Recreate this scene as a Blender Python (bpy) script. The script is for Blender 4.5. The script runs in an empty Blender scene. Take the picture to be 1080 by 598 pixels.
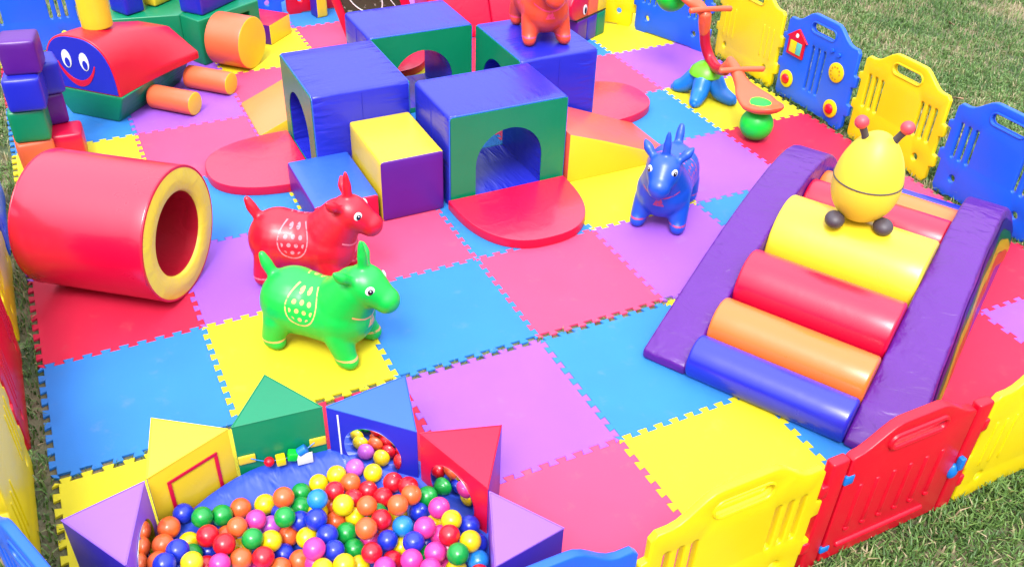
import bpy, bmesh, math, random
from mathutils import Vector, Matrix
from math import pi, sin, cos, radians as rad

random.seed(7)
scene = bpy.context.scene
# ------------------------------------------------------------------ camera, sky, sun, exposure
CAM = Vector((-1.432, -2.501, 2.366))
yaw, pitch, roll = rad(27.523), rad(36.197), rad(2.284)
fwd = Vector((sin(yaw)*cos(pitch), cos(yaw)*cos(pitch), -sin(pitch)))
right = Vector((cos(yaw), -sin(yaw), 0)); up = right.cross(fwd)
r_ = cos(roll)*right + sin(roll)*up; u_ = -sin(roll)*right + cos(roll)*up
cd = bpy.data.cameras.new('camera'); cam = bpy.data.objects.new('camera', cd)
scene.collection.objects.link(cam)
M = Matrix((r_, u_, -fwd)).transposed().to_4x4(); M.translation = CAM
cam.matrix_world = M
cd.sensor_fit = 'HORIZONTAL'; cd.sensor_width = 36; cd.lens = 976.9/1080*36
cd.clip_start = .05; cd.clip_end = 500
scene.camera = cam

SUN_EL, SUN_AZ = rad(56), rad(215)          # azimuth of the sun, clockwise from +y: behind and left of the camera
w = bpy.data.worlds.new('World'); scene.world = w; w.use_nodes = True
nt = w.node_tree; bg = nt.nodes['Background']
sky = nt.nodes.new('ShaderNodeTexSky'); sky.sky_type = 'NISHITA'; sky.sun_disc = False
sky.sun_elevation = SUN_EL; sky.sun_rotation = SUN_AZ; sky.dust_density = 4; sky.air_density = 1.0; sky.ozone_density = 1
hs = nt.nodes.new('ShaderNodeHueSaturation'); hs.inputs['Saturation'].default_value = .25
# thin bright cloud overhead, dimmer towards the horizon (houses and trees all round)
tcw = nt.nodes.new('ShaderNodeTexCoord'); sxw = nt.nodes.new('ShaderNodeSeparateXYZ'); nt.links.new(tcw.outputs['Generated'], sxw.inputs[0])
mrw = nt.nodes.new('ShaderNodeMapRange'); mrw.inputs['From Min'].default_value = .02; mrw.inputs['From Max'].default_value = .85; mrw.inputs['To Min'].default_value = .12; mrw.inputs['To Max'].default_value = 1.5
nt.links.new(sxw.outputs[2], mrw.inputs[0])
mxs = nt.nodes.new('ShaderNodeMix'); mxs.data_type = 'RGBA'; mxs.inputs[0].default_value = .75; mxs.inputs[7].default_value = (5.0, 5.2, 6.0, 1)
nt.links.new(sky.outputs[0], hs.inputs['Color']); nt.links.new(hs.outputs[0], mxs.inputs[6])
mlw = nt.nodes.new('ShaderNodeVectorMath'); mlw.operation = 'SCALE'; nt.links.new(mxs.outputs[2], mlw.inputs[0]); nt.links.new(mrw.outputs[0], mlw.inputs['Scale'])
nt.links.new(mlw.outputs[0], bg.inputs['Color'])
bg.inputs['Strength'].default_value = .15
sd = bpy.data.lights.new('sun', 'SUN'); sun = bpy.data.objects.new('sun', sd); scene.collection.objects.link(sun)
sd.energy = 1.3; sd.angle = rad(20); sd.color = (1, .97, .92)
sv = Vector((sin(SUN_AZ)*cos(SUN_EL), cos(SUN_AZ)*cos(SUN_EL), sin(SUN_EL)))
sun.rotation_euler = (-sv).to_track_quat('-Z', 'Y').to_euler()
sun.location = (0, 0, 8)
vs = scene.view_settings; vs.view_transform = 'Standard'; vs.look = 'None'; vs.gamma = 1; vs.use_curve_mapping = False
vs.exposure = 1.68

# ------------------------------------------------------------------ helpers
C = scene.collection
def srgb(h):
    h = h.lstrip('#'); v = [int(h[i:i+2], 16)/255 for i in (0, 2, 4)]
    return tuple((c/12.92 if c <= .04045 else ((c+.055)/1.055)**2.4) for c in v) + (1,)
def L(m, a, b): m.node_tree.links.new(a, b)
def N(m, t, **k):
    n = m.node_tree.nodes.new(t)
    for a, v in k.items(): setattr(n, a, v)
    return n
def mth(m, op, a, b=None, c=None):
    n = N(m, 'ShaderNodeMath', operation=op)
    for i, v in enumerate((a, b, c)):
        if v is None: continue
        if isinstance(v, (int, float)): n.inputs[i].default_value = v
        else: L(m, v, n.inputs[i])
    return n.outputs[0]
def mixc(m, fac, a, b):
    n = N(m, 'ShaderNodeMix', data_type='RGBA')
    for s, v in ((n.inputs[0], fac), (n.inputs[6], a), (n.inputs[7], b)):
        if isinstance(v, (tuple, float, int)): s.default_value = v
        else: L(m, v, s)
    return n.outputs[2]
ALB = .70
def material(name, col, rough=.4, bump=0, scale=30, fine=0, var=.06, spec=.5, sss=0, coat=0, stretch=(1, 1, 1), metal=0, detail=3, dist=1.0, seam=False, scuff=0):
    m = bpy.data.materials.new(name); m.use_nodes = True
    b = m.node_tree.nodes['Principled BSDF']
    c = srgb(col) if isinstance(col, str) else col
    c = tuple(x*ALB for x in c[:3])+(1,)
    tc = N(m, 'ShaderNodeTexCoord')
    mp = N(m, 'ShaderNodeMapping'); mp.inputs['Scale'].default_value = stretch; L(m, tc.outputs['Object'], mp.inputs[0])
    n1 = N(m, 'ShaderNodeTexNoise'); n1.inputs['Scale'].default_value = 5; n1.inputs['Detail'].default_value = 5
    L(m, mp.outputs[0], n1.inputs['Vector'])
    dark = tuple(x*(1-var*2) for x in c[:3])+(1,); lite = tuple(min(1, x*(1+var)+var*.02) for x in c[:3])+(1,)
    L(m, mixc(m, n1.outputs['Fac'], dark, lite), b.inputs['Base Color'])
    L(m, mth(m, 'MULTIPLY_ADD', n1.outputs['Fac'], .16, rough-.08), b.inputs['Roughness'])
    b.inputs['Specular IOR Level'].default_value = spec; b.inputs['Metallic'].default_value = metal
    b.inputs['Coat Weight'].default_value = coat; b.inputs['Coat Roughness'].default_value = .14
    if sss:
        b.inputs['Subsurface Weight'].default_value = sss; b.inputs['Subsurface Radius'].default_value = (.01, .01, .01); b.inputs['Subsurface Scale'].default_value = .5
    if scuff:
        n5 = N(m, 'ShaderNodeTexNoise'); n5.inputs['Scale'].default_value = 9; n5.inputs['Detail'].default_value = 7; n5.inputs['Roughness'].default_value = .7
        oi = N(m, 'ShaderNodeObjectInfo'); ad = N(m, 'ShaderNodeVectorMath', operation='ADD'); L(m, tc.outputs['Object'], ad.inputs[0]); L(m, oi.outputs['Location'], ad.inputs[1]); L(m, ad.outputs[0], n5.inputs['Vector']); L(m, ad.outputs[0], n1.inputs['Vector'])
        mr = N(m, 'ShaderNodeMapRange'); mr.inputs['From Min'].default_value = .58; mr.inputs['From Max'].default_value = .75; mr.inputs['To Max'].default_value = scuff; L(m, n5.outputs['Fac'], mr.inputs[0])
        base = b.inputs['Base Color'].links[0].from_socket
        L(m, mixc(m, mr.outputs[0], base, (.30, .24, .17, 1)), b.inputs['Base Color'])
        tint = mixc(m, oi.outputs['Random'], (.93, .93, .93, 1), (1, 1, 1, 1)); mu = N(m, 'ShaderNodeMix', data_type='RGBA', blend_type='MULTIPLY'); mu.inputs[0].default_value = 1
        L(m, b.inputs['Base Color'].links[0].from_socket, mu.inputs[6]); L(m, tint, mu.inputs[7]); L(m, mu.outputs[2], b.inputs['Base Color'])
    last = None
    if bump:
        n2 = N(m, 'ShaderNodeTexNoise'); n2.inputs['Scale'].default_value = scale; n2.inputs['Detail'].default_value = detail; n2.inputs['Distortion'].default_value = dist
        L(m, mp.outputs[0], n2.inputs['Vector'])
        bp = N(m, 'ShaderNodeBump'); bp.inputs['Strength'].default_value = bump; bp.inputs['Distance'].default_value = .02
        hgt = n2.outputs['Fac']
        if seam:                                            # creases gather along the sewn ends
            s3 = N(m, 'ShaderNodeSeparateXYZ'); L(m, tc.outputs['Object'], s3.inputs[0])
            mr3 = N(m, 'ShaderNodeMapRange'); mr3.inputs['From Min'].default_value = .06; mr3.inputs['From Max'].default_value = .23; mr3.inputs['To Min'].default_value = .12; L(m, mth(m, 'ABSOLUTE', s3.outputs[1]), mr3.inputs[0])
            hgt = mth(m, 'MULTIPLY', hgt, mr3.outputs[0])
        L(m, hgt, bp.inputs['Height']); last = bp
    if fine:
        n3 = N(m, 'ShaderNodeTexNoise'); n3.inputs['Scale'].default_value = 700; n3.inputs['Detail'].default_value = 2
        L(m, tc.outputs['Object'], n3.inputs['Vector'])
        b2 = N(m, 'ShaderNodeBump'); b2.inputs['Strength'].default_value = fine; b2.inputs['Distance'].default_value = .002
        L(m, n3.outputs['Fac'], b2.inputs['Height'])
        if last: L(m, last.outputs[0], b2.inputs['Normal'])
        last = b2
    if last: L(m, last.outputs[0], b.inputs['Normal'])
    return m
_v = {}
VC = dict(red='#D8043A', blue='#2028BE', green='#028458', yellow='#F0CE2C', purple='#5A148A', orange='#F26A42', violet='#9A58DE',
          indigo='#3A26A8', skyblue='#2F5FD6', salmon='#F2604A', peach='#F58A4E')
def vinyl(c):
    if c not in _v: _v[c] = material('vinyl_'+c, VC[c], .36, .10, 9, .05, .05, stretch=(1, 1, 1), spec=.42)
    return _v[c]
_w = {}
def crumple(c):
    if c == 'purple' and c not in _w: _w[c] = material('creased_vinyl_purple', VC[c], .34, .75, 12, .03, .06, stretch=(1.2, .7, 1.2), detail=3, dist=.6, spec=.42)
    if c not in _w: _w[c] = material('loose_vinyl_'+c, VC[c], .33, .7, 9, .03, .06, stretch=(2.2, .45, 2.2), detail=2, dist=.5, seam=True)
    return _w[c]
_p = {}
PC = dict(red='#DE0228', blue='#1B62EE', yellow='#F4D80E', green='#10D23A', orange='#F0603C', lightgreen='#6CC41C', skyblue='#1678D8', crimson='#BE1030', white='#F0F0F0', dark='#2A2630')
def plastic(c):
    if c not in _p: _p[c] = material('plastic_'+c, PC[c], .33, .03, 25, .12, .05, spec=.38)
    return _p[c]

def smooth(me, ang=40):
    for p in me.polygons: p.use_smooth = True
    me.set_sharp_from_angle(angle=rad(ang))
def link(name, me, parent=None, loc=None, rot=None):
    o = bpy.data.objects.new(name, me); C.objects.link(o)
    if parent: o.parent = parent
    if loc is not None: o.location = loc
    if rot is not None: o.rotation_euler = rot
    return o
def obj(name, bm, m, parent=None, loc=None, rot=None, ang=40, recalc=True):
    if recalc: bmesh.ops.recalc_face_normals(bm, faces=bm.faces)
    me = bpy.data.meshes.new(name); bm.to_mesh(me); bm.free(); smooth(me, ang)
    me.materials.append(m)
    return link(name, me, parent, loc, rot)
def tag(o, label=None, cat=None, group=None, kind=None):
    if label: o['label'] = label
    if cat: o['category'] = cat
    if group: o['group'] = group
    if kind: o['kind'] = kind
    return o
def thing(name, label, cat, loc=(0, 0, 0), rz=0, group=None):
    o = bpy.data.objects.new(name, None); C.objects.link(o); o.empty_display_size = .1
    o.location = loc; o.rotation_euler = (0, 0, rz)
    return tag(o, label, cat, group)
def split(bm, parent, rules, ang=40):
    """separate a closed body into sewn panels, each a mesh of its own; rules = [(name, material, test(face))]"""
    bmesh.ops.recalc_face_normals(bm, faces=bm.faces); bm.normal_update()
    me0 = bpy.data.meshes.new('tmp'); bm.to_mesh(me0); bm.free()
    taken = set(); res = []
    for name, m, test in rules:
        b = bmesh.new(); b.from_mesh(me0); b.faces.ensure_lookup_table(); b.normal_update()
        keep = [f.index for f in b.faces if f.index not in taken and test(f.normal, f.calc_center_median())]
        taken |= set(keep); ks = set(keep)
        bmesh.ops.delete(b, geom=[f for f in b.faces if f.index not in ks], context='FACES')
        if len(b.faces) == 0: b.free(); continue
        res.append(obj(name, b, m, parent, ang=ang, recalc=False))
    bpy.data.meshes.remove(me0)
    return res
def any_face(n, c): return True

def soft_box(sx, sy, sz, r=.012, bulge=.004, seg=10, z0=0.):
    """a stuffed block: rounded edges, slightly inflated faces; origin at the centre of its base"""
    bm = bmesh.new(); h = Vector((sx/2, sy/2, sz/2)); vd = {}
    def ts():
        e = [0, .3, .7]; return e
    def par(n, half):
        a = [-half, -half+r*.35, -half+r]; b = [half-r, half-r*.35, half]
        return a + [(-half+r)+(2*half-2*r)*k/n for k in range(1, n)] + b
    def put(p):
        k = tuple(round(x, 6) for x in p)
        if k in vd: return vd[k]
        q = Vector(p); i = Vector([max(-h[a]+r, min(h[a]-r, q[a])) for a in range(3)])
        d = q-i
        if d.length > 1e-9: d = d.normalized()*r
        q2 = i+d
        u = [1-(q[a]/h[a])**2 for a in range(3)]
        for a in range(3):
            o = [x for x in range(3) if x != a]
            if abs(abs(q[a])-h[a]) < 1e-7: q2[a] += math.copysign(bulge*u[o[0]]*u[o[1]], q[a])
        v = bm.verts.new((q2.x, q2.y, q2.z+sz/2+z0)); vd[k] = v; return v
    for ax in range(3):
        o = [x for x in range(3) if x != ax]
        A, B = par(seg, h[o[0]]), par(seg, h[o[1]])
        for s in (-1, 1):
            for i in range(len(A)-1):
                for j in range(len(B)-1):
                    vs = []
                    for (x, y) in ((A[i], B[j]), (A[i+1], B[j]), (A[i+1], B[j+1]), (A[i], B[j+1])):
                        p = [0, 0, 0]; p[ax] = s*h[ax]; p[o[0]] = x; p[o[1]] = y; vs.append(put(p))
                    try: bm.faces.new(vs)
                    except ValueError: pass
    return bm
def sharp_edges(bm, deg=35):
    bm.normal_update()
    return [e for e in bm.edges if len(e.link_faces) == 2 and e.calc_face_angle(0) > rad(deg)]
def prism(poly, z0, z1, r=.008, seg=3, top=None):
    """polygon in xy extruded in z, bevelled"""
    bm = bmesh.new()
    a = [bm.verts.new((x, y, z0)) for x, y in poly]; t = top or poly
    b = [bm.verts.new((x, y, z1)) for x, y in t]; n = len(poly)
    bm.faces.new(a[::-1]); bm.faces.new(b)
    for i in range(n): bm.faces.new((a[i], a[(i+1) % n], b[(i+1) % n], b[i]))
    bmesh.ops.recalc_face_normals(bm, faces=bm.faces)
    if r: bmesh.ops.bevel(bm, geom=sharp_edges(bm), offset=r, segments=seg, profile=.5, affect='EDGES', clamp_overlap=True)
    return bm
def turn(bm, m): bmesh.ops.transform(bm, matrix=m, verts=bm.verts); return bm
XZ = Matrix(((1, 0, 0, 0), (0, 0, -1, 0), (0, 1, 0, 0), (0, 0, 0, 1)))       # xy polygon -> xz plane, extrusion z -> -y
def plate(outer, holes, t, r=.004, seg=2):
    """flat plate with holes: drawn in xz, thickness t about y=0"""
    bm = bmesh.new(); es = []
    for lp in [outer]+holes:
        vs = [bm.verts.new((x, 0, z)) for x, z in lp]
        es += [bm.edges.new((vs[i], vs[(i+1) % len(vs)])) for i in range(len(vs))]
    bmesh.ops.triangle_fill(bm, use_beauty=True, use_dissolve=False, edges=es)
    bmesh.ops.recalc_face_normals(bm, faces=bm.faces)
    ret = bmesh.ops.extrude_face_region(bm, geom=bm.faces[:])
    vs = [v for v in ret['geom'] if isinstance(v, bmesh.types.BMVert)]
    bmesh.ops.translate(bm, vec=(0, t, 0), verts=vs)
    bmesh.ops.translate(bm, vec=(0, -t/2, 0), verts=bm.verts)
    bmesh.ops.recalc_face_normals(bm, faces=bm.faces)
    if r: bmesh.ops.bevel(bm, geom=sharp_edges(bm, 60), offset=r, segments=seg, profile=.5, affect='EDGES', clamp_overlap=True)
    return bm
def revolve(prof, n=48, axis='Z'):
    """prof = [(radius, height)]"""
    bm = bmesh.new(); rings = []
    for rr, z in prof:
        if rr < 1e-6: rings.append([bm.verts.new((0, 0, z))])
        else: rings.append([bm.verts.new((rr*cos(2*pi*k/n), rr*sin(2*pi*k/n), z)) for k in range(n)])
    for a, b in zip(rings, rings[1:]):
        for k in range(n):
            k2 = (k+1) % n
            if len(a) == 1 and len(b) == 1: continue
            if len(a) == 1: bm.faces.new((a[0], b[k], b[k2]))
            elif len(b) == 1: bm.faces.new((a[k], a[k2], b[0]))
            else: bm.faces.new((a[k], a[k2], b[k2], b[k]))
    if axis == 'X': turn(bm, Matrix.Rotation(pi/2, 4, 'Y'))
    if axis == 'Y': turn(bm, Matrix.Rotation(-pi/2, 4, 'X'))
    return bm
def rcyl(rad_, ln, e=.012, n=48):
    p = [(0, 0), (rad_-e, 0)] + [(rad_-e+e*sin(k*pi/8), e-e*cos(k*pi/8)) for k in range(1, 5)]
    q = [(rr, ln-z) for rr, z in p[::-1]]
    mid = [(rad_, e+(ln-2*e)*k/6) for k in range(1, 6)]
    return p+mid+q
def ball_bm(r, loc=(0, 0, 0), sc=(1, 1, 1), u=24, v=16, rot=None):
    bm = bmesh.new(); bmesh.ops.create_uvsphere(bm, u_segments=u, v_segments=v, radius=r)
    m = Matrix.Diagonal((*sc, 1))
    if rot: m = rot.to_4x4() @ m
    turn(bm, Matrix.Translation(loc) @ m); return bm
def join(*bms):
    out = bms[0]
    for b in bms[1:]:
        me = bpy.data.meshes.new('t'); b.to_mesh(me); b.free(); out.from_mesh(me); bpy.data.meshes.remove(me)
    return out
def tube(pts, radii, n=16, cap=True, sub=6):
    """smooth tube through points (catmull-rom) with a radius per point"""
    P = [Vector(p) for p in pts]; R = radii if isinstance(radii, (list, tuple)) else [radii]*len(P)
    Q = []; RR = []
    for i in range(len(P)-1):
        p0, p1, p2, p3 = P[max(i-1, 0)], P[i], P[i+1], P[min(i+2, len(P)-1)]
        for k in range(sub):
            t = k/sub
            Q.append(.5*((2*p1)+(p2-p0)*t+(2*p0-5*p1+4*p2-p3)*t*t+(3*p1-p0-3*p2+p3)*t**3)); RR.append(R[i]+(R[i+1]-R[i])*t)
    Q.append(P[-1]); RR.append(R[-1])
    bm = bmesh.new(); rings = []; ref = Vector((0, 0, 1))
    d0 = (Q[1]-Q[0]).normalized()
    if abs(d0.dot(ref)) > .9: ref = Vector((1, 0, 0))
    nrm = (ref-d0*ref.dot(d0)).normalized()
    for i, q in enumerate(Q):
        d = (Q[min(i+1, len(Q)-1)]-Q[max(i-1, 0)]).normalized()
        nrm = (nrm-d*nrm.dot(d)).normalized(); bn = d.cross(nrm)
        rings.append([bm.verts.new(q+RR[i]*(cos(2*pi*k/n)*nrm+sin(2*pi*k/n)*bn)) for k in range(n)])
    for a, b in zip(rings, rings[1:]):
        for k in range(n): bm.faces.new((a[k], a[(k+1) % n], b[(k+1) % n], b[k]))
    if cap:
        for rg, s, q, rr, dd in ((rings[0], 1, Q[0], RR[0], (Q[0]-Q[1]).normalized()), (rings[-1], -1, Q[-1], RR[-1], (Q[-1]-Q[-2]).normalized())):
            prev = rg
            for a in (30, 60):
                cur = [bm.verts.new(q+(v.co-q)*cos(rad(a))+dd*rr*.6*sin(rad(a))) for v in rg]
                for k in range(n): bm.faces.new((prev[k], prev[(k+1) % n], cur[(k+1) % n], cur[k]))
                prev = cur
            tip = bm.verts.new(q+dd*rr*.6)
            for k in range(n): bm.faces.new((prev[k], prev[(k+1) % n], tip))
    return bm
def blob(caps, voxel=.008, sm=6):
    """one continuous skin round a set of tapered capsules (p0, r0, p1, r1)"""
    bm = bmesh.new()
    for p0, r0, p1, r1 in caps:
        p0, p1 = Vector(p0), Vector(p1); n = max(1, int((p1-p0).length/max(.006, min(r0, r1)*.3)))
        for k in range(n+1):
            t = k/n; q = p0.lerp(p1, t)
            bmesh.ops.create_uvsphere(bm, u_segments=20, v_segments=12, radius=r0+(r1-r0)*t, matrix=Matrix.Translation(q))
    me = bpy.data.meshes.new('blob'); bm.to_mesh(me); bm.free()
    o = link('blob_tmp', me)
    md = o.modifiers.new('r', 'REMESH'); md.mode = 'VOXEL'; md.voxel_size = voxel; md.use_smooth_shade = True
    s = o.modifiers.new('s', 'SMOOTH'); s.factor = .5; s.iterations = sm
    dg = bpy.context.evaluated_depsgraph_get(); dg.update()
    out = bpy.data.meshes.new_from_object(o.evaluated_get(dg))
    bpy.data.objects.remove(o); bpy.data.meshes.remove(me)
    for p in out.polygons: p.use_smooth = True
    return out
def copy_tree(o, parent=None):
    c = o.copy(); C.objects.link(c)
    if parent: c.parent = parent
    for ch in list(o.children): copy_tree(ch, c)
    return c

# ------------------------------------------------------------------ lawn
def lawn_material():
    m = material('lawn_soil', '#4A5A30', .9, .6, 40, 0, .2)
    b = m.node_tree.nodes['Principled BSDF']
    tc = N(m, 'ShaderNodeTexCoord'); n = N(m, 'ShaderNodeTexNoise'); n.inputs['Scale'].default_value = 2.2; n.inputs['Detail'].default_value = 8
    L(m, tc.outputs['Object'], n.inputs['Vector'])
    cr = N(m, 'ShaderNodeValToRGB'); e = cr.color_ramp.elements
    e[0].position = .4; e[0].color = (.04, .06, .02, 1); e[1].position = .64; e[1].color = (.20, .145, .085, 1)
    L(m, n.outputs['Fac'], cr.inputs[0]); L(m, cr.outputs[0], b.inputs['Base Color'])
    return m
bm = bmesh.new()
S = 60
vs = [bm.verts.new(p) for p in ((-S, -S, 0), (S, -S, 0), (S, S, 0), (-S, S, 0))]; bm.faces.new(vs)
tag(obj('lawn', bm, lawn_material(), loc=(0, 0, -.012)), kind='structure')

def grass_material():
    m = bpy.data.materials.new('grass_blades'); m.use_nodes = True; b = m.node_tree.nodes['Principled BSDF']
    a = N(m, 'ShaderNodeAttribute'); a.attribute_name = 'tone'
    cr = N(m, 'ShaderNodeValToRGB'); e = cr.color_ramp.elements
    e[0].position = 0; e[0].color = (.03, .075, .018, 1); e[1].position = 1; e[1].color = (.42, .33, .20, 1)
    for p, c in ((.3, (.070, .150, .030, 1)), (.58, (.125, .225, .05, 1)), (.78, (.21, .23, .085, 1))):
        k = cr.color_ramp.elements.new(p); k.color = c
    L(m, a.outputs['Fac'], cr.inputs[0]); L(m, cr.outputs[0], b.inputs['Base Color'])
    b.inputs['Roughness'].default_value = .55
    tr = N(m, 'ShaderNodeBsdfTranslucent'); L(m, cr.outputs[0], tr.inputs[0]); mx = N(m, 'ShaderNodeMixShader'); mx.inputs[0].default_value = .25
    L(m, b.outputs[0], mx.inputs[1]); L(m, tr.outputs[0], mx.inputs[2]); L(m, mx.outputs[0], m.node_tree.nodes['Material Output'].inputs[0])
    return m
MX0, MX1, MY0, MY1, GAP = -1.8, 2.4, -1.2, 4.2, .022
def build_grass():
    from mathutils import noise
    rg = random.Random(11); V = []; F = []; T = []
    def blade(x, y, ln, tone, wd=.0034):
        a = rg.uniform(0, 2*pi); lean = rg.uniform(.2, 1.1); dx, dy = cos(a), sin(a); sx, sy = -dy*wd, dx*wd
        b = len(V); z0 = -.012
        h1, h2 = ln*.55*cos(lean*.5), ln*cos(lean)*.9; o1, o2 = ln*.5*sin(lean*.5), ln*sin(lean)
        V.extend([(x-sx, y-sy, z0), (x+sx, y+sy, z0), (x+dx*o1+sx*.8, y+dy*o1+sy*.8, z0+h1), (x+dx*o1-sx*.8, y+dy*o1-sy*.8, z0+h1), (x+dx*o2, y+dy*o2, z0+max(h2, h1*.7))])
        F.append((b, b+1, b+2, b+3)); F.append((b+3, b+2, b+4)); T.extend([tone]*5)
    def patch(x0, x1, y0, y1, dens, ln=.055, wd=.0034):
        for _ in range(int((x1-x0)*(y1-y0)*dens)):
            x, y = rg.uniform(x0, x1), rg.uniform(y0, y1)
            if MX0-.01 < x < MX1+.012 and MY0-.03 < y < MY1: continue
            k = noise.fractal(Vector((x*1.5, y*1.5, 3)), 1, 2, 4)        # dry patches
            k2 = noise.noise(Vector((x*9, y*9, 1)))
            tone = min(1, max(0, .36+.24*k2+.30*max(0, k)+rg.uniform(-.25, .25)))
            if rg.random() < .08+.55*max(0, k): tone = rg.uniform(.8, 1)
            if k > .35 and rg.random() < .45: continue
            blade(x, y, ln*rg.uniform(.4, 1.15)*(1+.35*k2), tone, wd)
    patch(2.40, 4.0, -.6, 3.6, 8500); patch(4.0, 5.8, .6, 4.2, 5200, .055, .003)
    patch(.1, 2.9, -2.0, -1.19, 8500); patch(-2.9, -1.78, -1.1, 4.0, 4200)
    patch(2.47, 2.62, -.6, 2.3, 5000, .085); patch(.1, 1.6, -1.45, -1.34, 6000, .075)          # longer blades against the panels
    patch(-3, 2.6, 3.75, 6.2, 1300, .06, .004); patch(2.2, 4.2, 3.3, 6, 1200, .06, .004)
    for _ in range(600):                                                 # the seam that has come apart
        blade(rg.uniform(-1.75, 2.3), -rg.uniform(.002, GAP-.002), rg.uniform(.012, .032), rg.uniform(.1, .8), .0018)
    me = bpy.data.meshes.new('grass'); me.from_pydata(V, [], F)
    at = me.attributes.new('tone', 'FLOAT', 'POINT'); at.data.foreach_set('value', T)
    me.materials.append(grass_material())
    tag(link('grass', me), kind='stuff', label='short patchy green and straw coloured lawn grass around the play area', cat='grass')
build_grass()
leaf_m = material('dry_leaf', '#B08A68', .7, .3, 40)
for lab, x, y, rz, s in (('pale dry leaf on the grass just below the blue latch of the red gate', 1.02, -1.51, .6, 1.0),
                         ('brown dry leaf lying in the grass beyond the yellow slotted panel behind the bee', 3.35, .95, 2.2, 1.1),
                         ('small tan leaf lying on the grass near the upper right corner of the lawn', 4.35, 1.9, 1.1, 1.0)):
    bm = bmesh.new(); n = 8; top = []; bot = []
    for k in range(n+1):
        t = k/n; wd = .022*sin(pi*t)**.8; top.append(bm.verts.new((.09*(t-.5), wd, .012*sin(3*t)+.006))); bot.append(bm.verts.new((.09*(t-.5), -wd, .010*cos(2*t)+.004)))
    mid = [bm.verts.new((.09*(k/n-.5), 0, .002+.006*sin(2.6*k/n))) for k in range(n+1)]
    for k in range(n):
        for a, b in ((top, mid), (mid, bot)):
            try: bm.faces.new((a[k], a[k+1], b[k+1], b[k]))
            except ValueError: pass
    bmesh.ops.remove_doubles(bm, verts=bm.verts, dist=.0004)
    bmesh.ops.solidify(bm, geom=bm.faces[:], thickness=.0012)
    o = obj('fallen_leaf', bm, leaf_m, loc=(x, y, .022), rot=(.25, .2, rz)); o.scale = (s, s, s); tag(o, lab, 'leaf')

# ------------------------------------------------------------------ foam floor tiles
TC = dict(Y='#F2E21E', P='#EE4A78', R='#E41646', B='#2A86DE', V='#A45CE0')
tile_m = {k: material('foam_'+k.lower(), c, .60, .02, 14, .9, .06, spec=.4, scuff=.16) for k, c in TC.items()}
def tile_mesh():
    T = .6; d = .0108; n = 9; p = T/n
    w = []
    for k in range(n):                                       # dovetail wave along one edge
        s = k*p
        w += [(s+p*.25+.003, -d), (s+p*.25-.003, d), (s+p*.75+.003, d), (s+p*.75-.003, -d)]
    w = [(0, 0)] + w + [(T, 0)]
    bottom = [(x, y) for x, y in w]; top = [(x, y+T) for x, y in w]
    left = [(y, x) for x, y in w]; rgt = [(y+T, x) for x, y in w]
    def fix(l): return l[1:-1]
    c0, c1, c2, c3 = (0, 0), (T, 0), (T, T), (0, T)
    loop = [c0]+fix(bottom)+[c1]+fix(rgt)+[c2]+fix(top)[::-1]+[c3]+fix(left)[::-1]
    def inset(lp, q):
        out = []; n = len(lp)
        for i in range(n):
            a, b, c = Vector(lp[i-1]), Vector(lp[i]), Vector(lp[(i+1) % n])
            e1, e2 = (b-a).normalized(), (c-b).normalized()
            n1, n2 = Vector((-e1.y, e1.x)), Vector((-e2.y, e2.x)); m_ = (n1+n2); m_ = m_/max(.35, m_.dot(n1)) if m_.length > 1e-6 else n1
            out.append(b+m_*q)
        return out
    bm = bmesh.new()
    l0 = inset(loop, .0005); l1 = inset(loop, .0016)
    a = [bm.verts.new((x, y, -.010)) for x, y in l0]; b = [bm.verts.new((x, y, -.0014)) for x, y in l0]; c = [bm.verts.new((x, y, 0)) for x, y in l1]
    n = len(loop)
    for p_, q_ in ((a, b), (b, c)):
        for i in range(n): bm.faces.new((p_[i], p_[(i+1) % n], q_[(i+1) % n], q_[i]))
    es = [bm.edges.get((c[i], c[(i+1) % n])) for i in range(n)]
    bmesh.ops.triangle_fill(bm, use_beauty=True, edges=es)
    bmesh.ops.recalc_face_normals(bm, faces=bm.faces)
    me = bpy.data.meshes.new('tile'); bm.to_mesh(me); bm.free()
    return me
tile0 = tile_mesh()
tile_me = {}
for k in TC:
    tile_me[k] = tile0.copy(); tile_me[k].materials.append(tile_m[k])
ROWS = {-7: 'YBVBVYR', -6: 'RVYPBRB', -5: 'BVPYRBY', -4: 'YPVBYPV', -3: 'VBYBPBY', -2: 'RVPBYVR', -1: 'BYBPVBP', 0: 'YRVBYPR', 1: 'BYPYBRV'}
CN = dict(Y='yellow', P='pink', R='red', B='blue', V='purple')
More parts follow.
